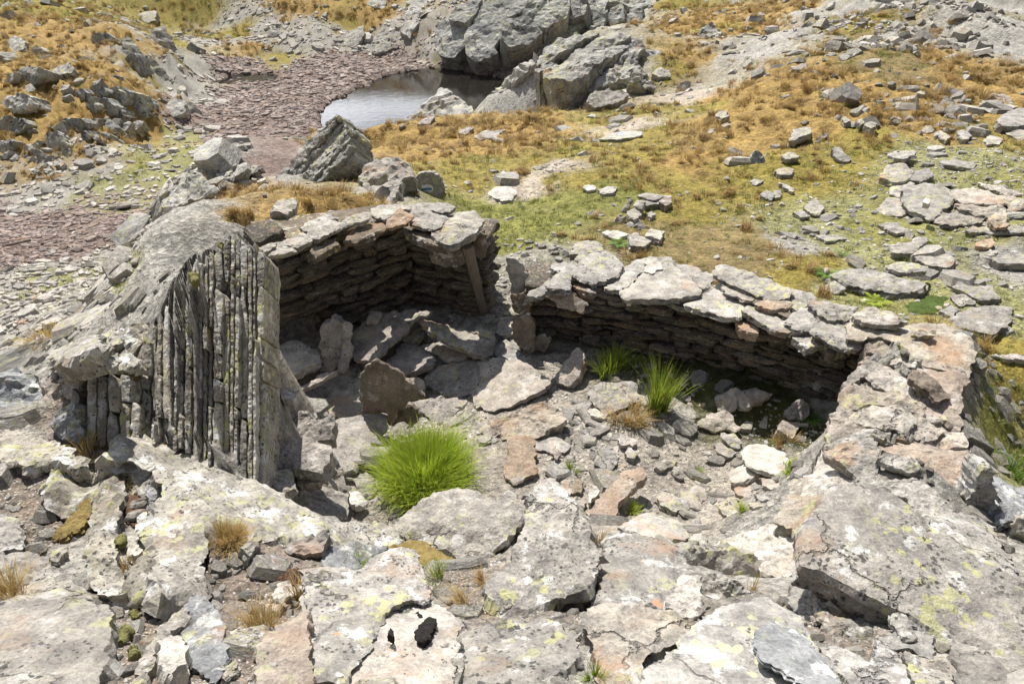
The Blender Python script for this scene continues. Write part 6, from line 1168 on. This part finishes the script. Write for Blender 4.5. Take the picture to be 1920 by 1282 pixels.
def instanced(name, label, srcs, P, Rz, Nrm, S, colr, seed):
    """a carpet of tufts: points carrying direction, size, colour; each gets one of the tuft shapes"""
    n = len(P); rg = np.random.default_rng(seed)
    rot = np.zeros((n, 3)); rot[:, 0] = -np.arctan2(Nrm[:, 1], Nrm[:, 2])*.7; rot[:, 1] = np.arctan2(Nrm[:, 0], Nrm[:, 2])*.7; rot[:, 2] = Rz
    me = bpy.data.meshes.new(name); me.vertices.add(n); me.vertices.foreach_set('co', P.astype(np.float32).ravel())
    for an, ty, ar in (('rot', 'FLOAT_VECTOR', rot), ('siz', 'FLOAT_VECTOR', S), ('gcol', 'FLOAT_COLOR', np.c_[colr, np.ones(n)]), ('pick', 'INT', rg.integers(0, len(srcs), n))):
        a = me.attributes.new(an, ty, 'POINT'); a.data.foreach_set({'FLOAT_VECTOR': 'vector', 'FLOAT_COLOR': 'color', 'INT': 'value'}[ty], (ar.astype(np.int32) if ty == 'INT' else ar.astype(np.float32)).ravel())
    o = bpy.data.objects.new(name, me); COL.objects.link(o); tag(o, kind='stuff'); o['label'] = label
    ng = bpy.data.node_groups.new(name, 'GeometryNodeTree'); ng.interface.new_socket('Geometry', in_out='INPUT', socket_type='NodeSocketGeometry'); ng.interface.new_socket('Geometry', in_out='OUTPUT', socket_type='NodeSocketGeometry')
    nd = ng.nodes; L = ng.links; gi = nd.new('NodeGroupInput'); go_ = nd.new('NodeGroupOutput'); ip = nd.new('GeometryNodeInstanceOnPoints'); jn = nd.new('GeometryNodeJoinGeometry')
    for s_ in reversed(srcs):
        oi = nd.new('GeometryNodeObjectInfo'); oi.inputs['Object'].default_value = s_; gti = nd.new('GeometryNodeGeometryToInstance'); L.new(oi.outputs['Geometry'], gti.inputs[0]); L.new(gti.outputs[0], jn.inputs[0])
    def na(nm, ty):
        q = nd.new('GeometryNodeInputNamedAttribute'); q.data_type = ty; q.inputs['Name'].default_value = nm; return q.outputs['Attribute']
    L.new(gi.outputs[0], ip.inputs['Points']); L.new(jn.outputs[0], ip.inputs['Instance']); ip.inputs['Pick Instance'].default_value = True; L.new(na('pick', 'INT'), ip.inputs['Instance Index'])
    er = nd.new('FunctionNodeEulerToRotation'); L.new(na('rot', 'FLOAT_VECTOR'), er.inputs[0]); L.new(er.outputs[0], ip.inputs['Rotation']); L.new(na('siz', 'FLOAT_VECTOR'), ip.inputs['Scale']); L.new(ip.outputs[0], go_.inputs[0])
    md = o.modifiers.new('scatter', 'NODES'); md.node_group = ng; return o
def src(name, label, loc, V, F, sc, mat): # a real tuft standing in the turf, also the pattern for the carpet
    o = obj(name, mk_mesh(name, V, F, mat)); o.location = loc; o.scale = (sc, sc, sc); return tag(o, label, 'grass tuft')
spots = [(1120, 300), (1480, 250), (1350, 300), (860, 290)]
GT = grassmat('golden_grass', (.30, .19, .07), (.40, .29, .12)); GS = grassmat('green_turf', (.12, .16, .03), (.22, .24, .06))
SRC = []; fresh = [('golden grass tuft below the humped outcrop', .16), ('golden grass tuft high on the meadow hump', .2), ('golden grass tuft near the bend of the trail', .17), ('golden grass tuft on the crest above the tarn', .17)]
for i, (q, (lb, sc)) in enumerate(zip(spots, fresh)):
    V_, F_ = blades(70, .55, .55, .4, 1.0, .035, 60+i, 2, .5, dirv=None if i % 2 else 2.2); h_ = hit(*q, G=H); SRC.append(src('grass_tuft', lb, h_, V_, F_, sc, GI))
SRG = []
for i, (q, lb) in enumerate([((1020, 400), 'short green grass tuft beside the trail'), ((1130, 375), 'short green grass tuft behind the white stones'), ((940, 440), 'short green grass tuft near the doorway')]):
    V_, F_ = blades(46, .6, .32, .5, .8, .035, 80+i, 2, .5); SRG.append(src('grass_tuft', lb, hit(*q, G=H), V_, F_, .12, GI))
for o_ in SRC+SRG: o_.data.materials.clear(); o_.data.materials.append(GT if o_ in SRC else GS)
# the carpet reads the same shapes but takes its colour from the point it grows on
def twin(o_, name):
    me = o_.data.copy(); me.materials.clear(); me.materials.append(GI); return me
def carpet(name, label, srcs, dens, size, c1, c2, seed, hz=(.7, 1.3)):
    rg = np.random.default_rng(seed); x, y, z = scatter(dens, rg); n = len(x); N_ = normals(x, y, .15); d = np.hypot(x, y)
    s = (size[0]+size[1]*d)*rg.uniform(.6, 1.45, n); S = np.stack([s, s, s*rg.uniform(*hz, n)], 1); u = np.clip(fbm(P3(x*1.3, y*1.3), seed, 4)*1.6+.5+rg.normal(0, .22, n), 0, 1)[:, None]
    col = (np.array(c1)*(1-u)+np.array(c2)*u); gw = np.clip(grid_at(C['G'], x, y)*1.3, 0, 1)[:, None]
    if name == 'golden_grass': col = col*gw+(np.array((.26, .21, .045))*(1-u)+np.array((.46, .38, .09))*u)*(1-gw)
    col = col*rg.uniform(.75, 1.25, (n, 1)); return instanced(name, label, srcs, np.stack([x, y, z-.01], 1), rg.uniform(0, 6.28, n), N_, S, col, seed), n
fs_ = lambda a, b_: 1/(a+b_*R2)**2
gz = (~lakezone)&(R2 < 85)&(R2 > 5)
patch = np.clip(fbm(PX*1.6, 401, 4)*3+1.0, 0, 1)
c_, n_ = carpet('golden_grass', 'golden brown alpine grass covering the slopes', SRC, (C['G']*1.5+C['O']*.55+C['B']*.25)*gz*patch*fs_(.13, .0078)*1.05, (.13, .0078), (.36, .225, .06), (.64, .45, .15), 41); cnts.append(n_)
c_, n_ = carpet('green_grass', 'short yellow green turf of the meadow', SRG, (C['M']*2.2+C['O']*1.0+C['Y']*.8+C['B']*.5+C['G']*.12)*gz*np.clip(patch+.3, 0, 1)*fs_(.085, .0065)*.9, (.085, .0065), (.20, .21, .045), (.40, .35, .10), 42); cnts.append(n_)
c_, n_ = carpet('brown_moss', 'reddish brown low turf', SRG, (C['B']*1.3+C['O']*.15)*gz*(R2 < 26)*fs_(.085, .0065)*.8, (.085, .0065), (.27, .14, .05), (.40, .25, .10), 43, (.4, .7)); cnts.append(n_)
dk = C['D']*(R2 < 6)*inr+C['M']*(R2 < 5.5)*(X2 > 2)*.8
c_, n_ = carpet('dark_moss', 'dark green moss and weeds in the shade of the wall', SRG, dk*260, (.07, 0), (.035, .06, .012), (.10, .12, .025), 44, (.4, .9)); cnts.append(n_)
for o_ in SRC+SRG: pass
# ---- single tufts, cushions and ferns
GG = grassmat('fresh_green_blades', (.26, .38, .02), (.44, .53, .06), trans=.45); GL = grassmat('long_green_blades', (.16, .25, .02), (.36, .42, .06), trans=.45); GO = grassmat('straw_blades', (.38, .25, .09), (.50, .38, .17)); FE = grassmat('fern_green', (.06, .16, .015), (.16, .28, .04))
def tuft(label, at, w, h, n, mat, seed, lean=.7, wid=.006, name='grass_tuft', curl=.6, zz=None, dirv=None, rgs=1.0):
    p = hit(*at, G=H) if zz is None else at_z(at[0], at[1], zz); d = np.linalg.norm(p-np.array([0, 0, CAMZ])); W_ = w*d/FPX/2; Hh = h*d/FPX
    V_, F_ = blades(n, W_, Hh, .35, lean, wid, seed, 4, curl, dirv); o = obj(name, mk_mesh(name, V_, F_, mat)); o.location = p; return tag(o, label, 'grass tuft')
tuft('big dense bright green grass tuft in the middle of the hut', (800, 900), 150, 78, 5200, GG, 1, lean=.7, wid=.0055)
tuft('tall loose green grass clump at the foot of the right wall', (1232, 770), 40, 105, 420, GL, 2, lean=.38, wid=.008)
tuft('drooping green grass in the shade behind the pale oval slab', (1148, 702), 74, 52, 340, GL, 3, lean=.8, wid=.007)
tuft('yellowish grass cushion beside the tall loose clump', (1180, 790), 60, 40, 420, GO, 4, lean=.8, wid=.005)
tuft('small green grass tuft beside the long tan plank', (1178, 958), 26, 32, 130, GG, 5, wid=.005); tuft('tiny green grass tuft between gravel and ledge', (1072, 888), 24, 24, 90, GL, 6, wid=.004)
tuft('golden grass cushion growing on the speckled ledge', (420, 1020), 66, 34, 1600, GO, 7, lean=.8, wid=.0035); tuft('dry grass tuft at the left edge above the corner slab', (15, 1130), 70, 60, 300, GO, 8, lean=.9, wid=.003)
tuft('straw coloured tuft between the small ribs and the ledge', (165, 862), 60, 50, 300, GO, 9, lean=.8, wid=.003); tuft('second straw coloured tuft right of the small ribs', (235, 890), 60, 40, 260, GO, 10, lean=.9, wid=.003)
tuft('grass tuft left of the broken beige slab', (495, 1190), 80, 50, 260, GO, 11, lean=1., wid=.003); tuft('thin grass tuft at the upper left edge of the beige slab', (560, 1130), 40, 50, 160, GO, 12, lean=.9, wid=.003)
tuft('sparse grass stalks on the ochre moss', (650, 1062), 90, 40, 90, GL, 13, lean=.8, wid=.003); tuft('green and straw tuft right of the broken beige slab', (835, 1095), 50, 40, 200, GL, 14, lean=.9, wid=.003); tuft('dry tuft in the hollow left of the lichened slab', (880, 1150), 70, 45, 260, GO, 15, lean=1., wid=.003)
tuft('grass tuft left of the pointed lichen boulder', (915, 1095), 40, 45, 160, GO, 16, lean=.8, wid=.003); tuft('golden grass mound on the far left slope', (100, 640), 80, 28, 420, GO, 17, lean=1.2, wid=.008); tuft('dry tuft in the notch of the shaded rock face', (1410, 1105), 30, 45, 60, GO, 18, lean=.6, wid=.003)
tuft('little green tuft at the bottom edge', (1118, 1270), 30, 30, 120, GL, 19, lean=.8, wid=.003); tuft('dry grass in the cleft right of the pointed boulder', (1122, 1020), 26, 50, 120, GO, 20, lean=.5, wid=.003); tuft('stalks in the dark gap under the pointed boulder', (1085, 1145), 60, 50, 70, GO, 21, lean=.7, wid=.0025)
tuft('orange brown tuft between hooked ledge and speckled ledge', (250, 1075), 40, 30, 200, GO, 22, lean=.9, wid=.003); tuft('small yellow weed under the big white slab', (1482, 880), 40, 16, 120, GG, 23, lean=1.2, wid=.007, name='weed'); tuft('yellow grass beside the shaded corner boulder', (1470, 835), 40, 26, 160, GO, 24, lean=.9, wid=.004)
tuft('green weed at the middle right of the floor', (1303, 885), 22, 16, 80, GL, 25, lean=1.2, wid=.005, name='weed'); tuft('green weed near the rampart foot', (1390, 965), 30, 20, 90, GL, 26, lean=1.2, wid=.005, name='weed'); tuft('shaded grass outside the rampart at the right edge', (1895, 890), 60, 40, 420, FE, 27, lean=1., wid=.006)
tuft('pale weed patch right of the smooth tilted slab', (870, 790), 55, 14, 220, GG, 28, lean=1.3, wid=.006, name='weed'); tuft('small green grass tuft at the top of the floor gravel', (1235, 825), 26, 20, 100, GL, 29, lean=.9, wid=.005)
def fern(label, at, w, seed, n=9, mat=None):
    p = hit(*at, G=H); d = np.linalg.norm(p-np.array([0, 0, CAMZ])); R_ = w*d/FPX/2; rg = np.random.default_rng(seed); root = empty('fern', p); tag(root, label, 'fern')
    for k in range(n):
        a = 2*np.pi*k/n+rg.uniform(-.3, .3); L = R_*rg.uniform(.75, 1.15); up = rg.uniform(.35, .8); V = []; F = []
        for j in range(13):
            u = (j+.5)/13; c = np.array([math.cos(a)*L*u, math.sin(a)*L*u, L*up*(u-.75*u*u)*1.5]); wl_ = L*.30*math.sin(math.pi*min(1, u*.9+.12))*(1-.4*u)
            for sgn in (-1, 1):
                q = np.array([-math.sin(a)*sgn, math.cos(a)*sgn, -.15]); f = np.array([math.cos(a), math.sin(a), 0]); b0 = len(V); V += [c-f*L*.02, c+f*L*.045, c+q*wl_+f*L*.05]; F.append((b0, b0+1, b0+2))
        o = obj('frond', mk_mesh('frond', V, F, mat or FE), root)
fern('bright green fern at the back of the small cairn ruin', (1160, 462), 55, 1, 12); fern('dark green fern beside the long layered slab pile', (1550, 518), 60, 2, 12); fern('yellow green fern behind the right wall caps', (1640, 570), 60, 3, 13, GG); fern('small fern on the edge of the thin turf', (1580, 478), 34, 4); fern('small yellow green fern above the layered pile', (1740, 452), 26, 5, 9, GG)
fern('fern under the right end of the layered slab pile', (1600, 530), 50, 6); fern('tiny green plant on the meadow slope', (1496, 332), 20, 7, 8, GG); fern('shaded fern in the far corner of the hut', (1520, 790), 50, 8)
def moss(label, tile, poly, col, h=.02, z=None, seed=0, dome=.02):
    nm = 'moss_%02x' % (hash(col) & 255)
    if col not in M:
        m, nt, b = newmat('cushion_moss'); g = N(nt); t = nt.nodes.new('ShaderNodeTexCoord').outputs['Object']; v = g.noise(t, 160, 3, .7); nz_ = g.noise(t, 22, 7, .8)
        nt.links.new(g.mix(g.mapr(nz_, .3, .7), tuple(c*.55 for c in col), tuple(min(1, c*1.35) for c in col)), b.inputs['Base Color']); nt.links.new(g.bump(g.math('ADD', v, nz_), .02, 1), b.inputs['Normal']); M[col] = m
    return rock('moss_cushion', tile, poly, label, 'moss', None, h=h*.6, z=z, thick=.03, mat=col, jag=2.0, relief=.012 if dome >= .02 else .004, dome=dome, terr=0, sp=3)
Y1, Y2_, BK, OB = (.36, .27, .10), (.29, .28, .11), (.035, .03, .026), (.20, .12, .07)
moss('ochre moss cushion along the top of the broken beige slab', 'A2', [(640,500),(740,450),(860,415),(960,430),(1010,480),(1100,520),(1160,560),(1120,600),(1000,580),(920,600),(890,520),(800,468),(720,490),(650,530)], Y1, .08, dome=.03)
moss('yellow moss strip beside the hooked ledge', 'A1', [(330,360),(400,290),(480,200),(550,160),(550,240),(500,330),(400,400),(340,400)], Y1, .06); moss('black dry moss spot on the broad beige slab', 'A2', [(900,950),(930,910),(975,870),(1000,880),(1025,910),(990,960),(950,1020),(905,985)], BK, .155, dome=.006)
moss('small black moss spot beside the larger one', 'A2', [(893,850),(910,838),(950,880),(945,895),(905,870)], BK, .155, dome=.004); moss('black moss drop left of the larger black spot', 'A2', [(728,960),(740,935),(768,990),(755,1000)], BK, .155, dome=.004)
moss('yellow green cushion by the bottom left corner slab', 'A1', [(690,1010),(720,950),(790,920),(810,960),(770,1010),(720,1040)], Y2_, .06, dome=.03); moss('small yellow green cushion below the first one', 'A1', [(765,1110),(790,1045),(830,1060),(820,1100)], Y2_, .05, dome=.02)
moss('round green cushion on the edge of the hooked ledge', 'A1', [(680,420),(710,385),(745,380),(750,420),(710,445)], Y2_, .12, dome=.03); moss('little olive cushion near the small white stone', 'A1', [(780,850),(800,820),(840,830),(835,865),(800,875)], Y2_, .05, dome=.02)
moss('orange brown moss under the blue grey oval stone', 'A1', [(740,250),(760,150),(850,140),(870,200),(870,300),(800,320),(745,300)], OB, .02); moss('brown moss patch below the layered plank of rock', 'A2', [(80,600),(130,585),(200,610),(210,660),(130,670),(80,640)], OB, .03)
moss('green moss patch outside the right wall by the fern', 'R2', [(1470,1130),(1560,1110),(1640,1120),(1600,1170),(1500,1175)], (.10,.15,.03), .02); moss('moss tuft crowning the rocks above the tall ribs', 'A7', [(870,240),(880,215),(910,225),(915,260),(890,280)], Y2_, .12, dome=.03); moss('small moss tuft near the top of the highest rib', 'A7', [(1000,90),(1015,80),(1035,100),(1025,115)], Y2_, .12, dome=.02)
moss('moss pad at the top of the small ribs', 'A7', [(580,690),(590,670),(620,675),(618,720),(590,735)], Y1, .12, dome=.03)
# ------------------------------------------------------------------ the ground sheet, hollowed where slabs are bedded in it
m = M["ground"]
gv = np.stack([X2, Y2, H], -1).reshape(-1, 3)
go = obj('ground', mk_mesh('ground', gv, F, m, True, {'gcol': ('FLOAT_COLOR', np.concatenate([RGB.reshape(-1, 3), np.ones((len(gv), 1))], 1))}))
tag(go, kind='structure')
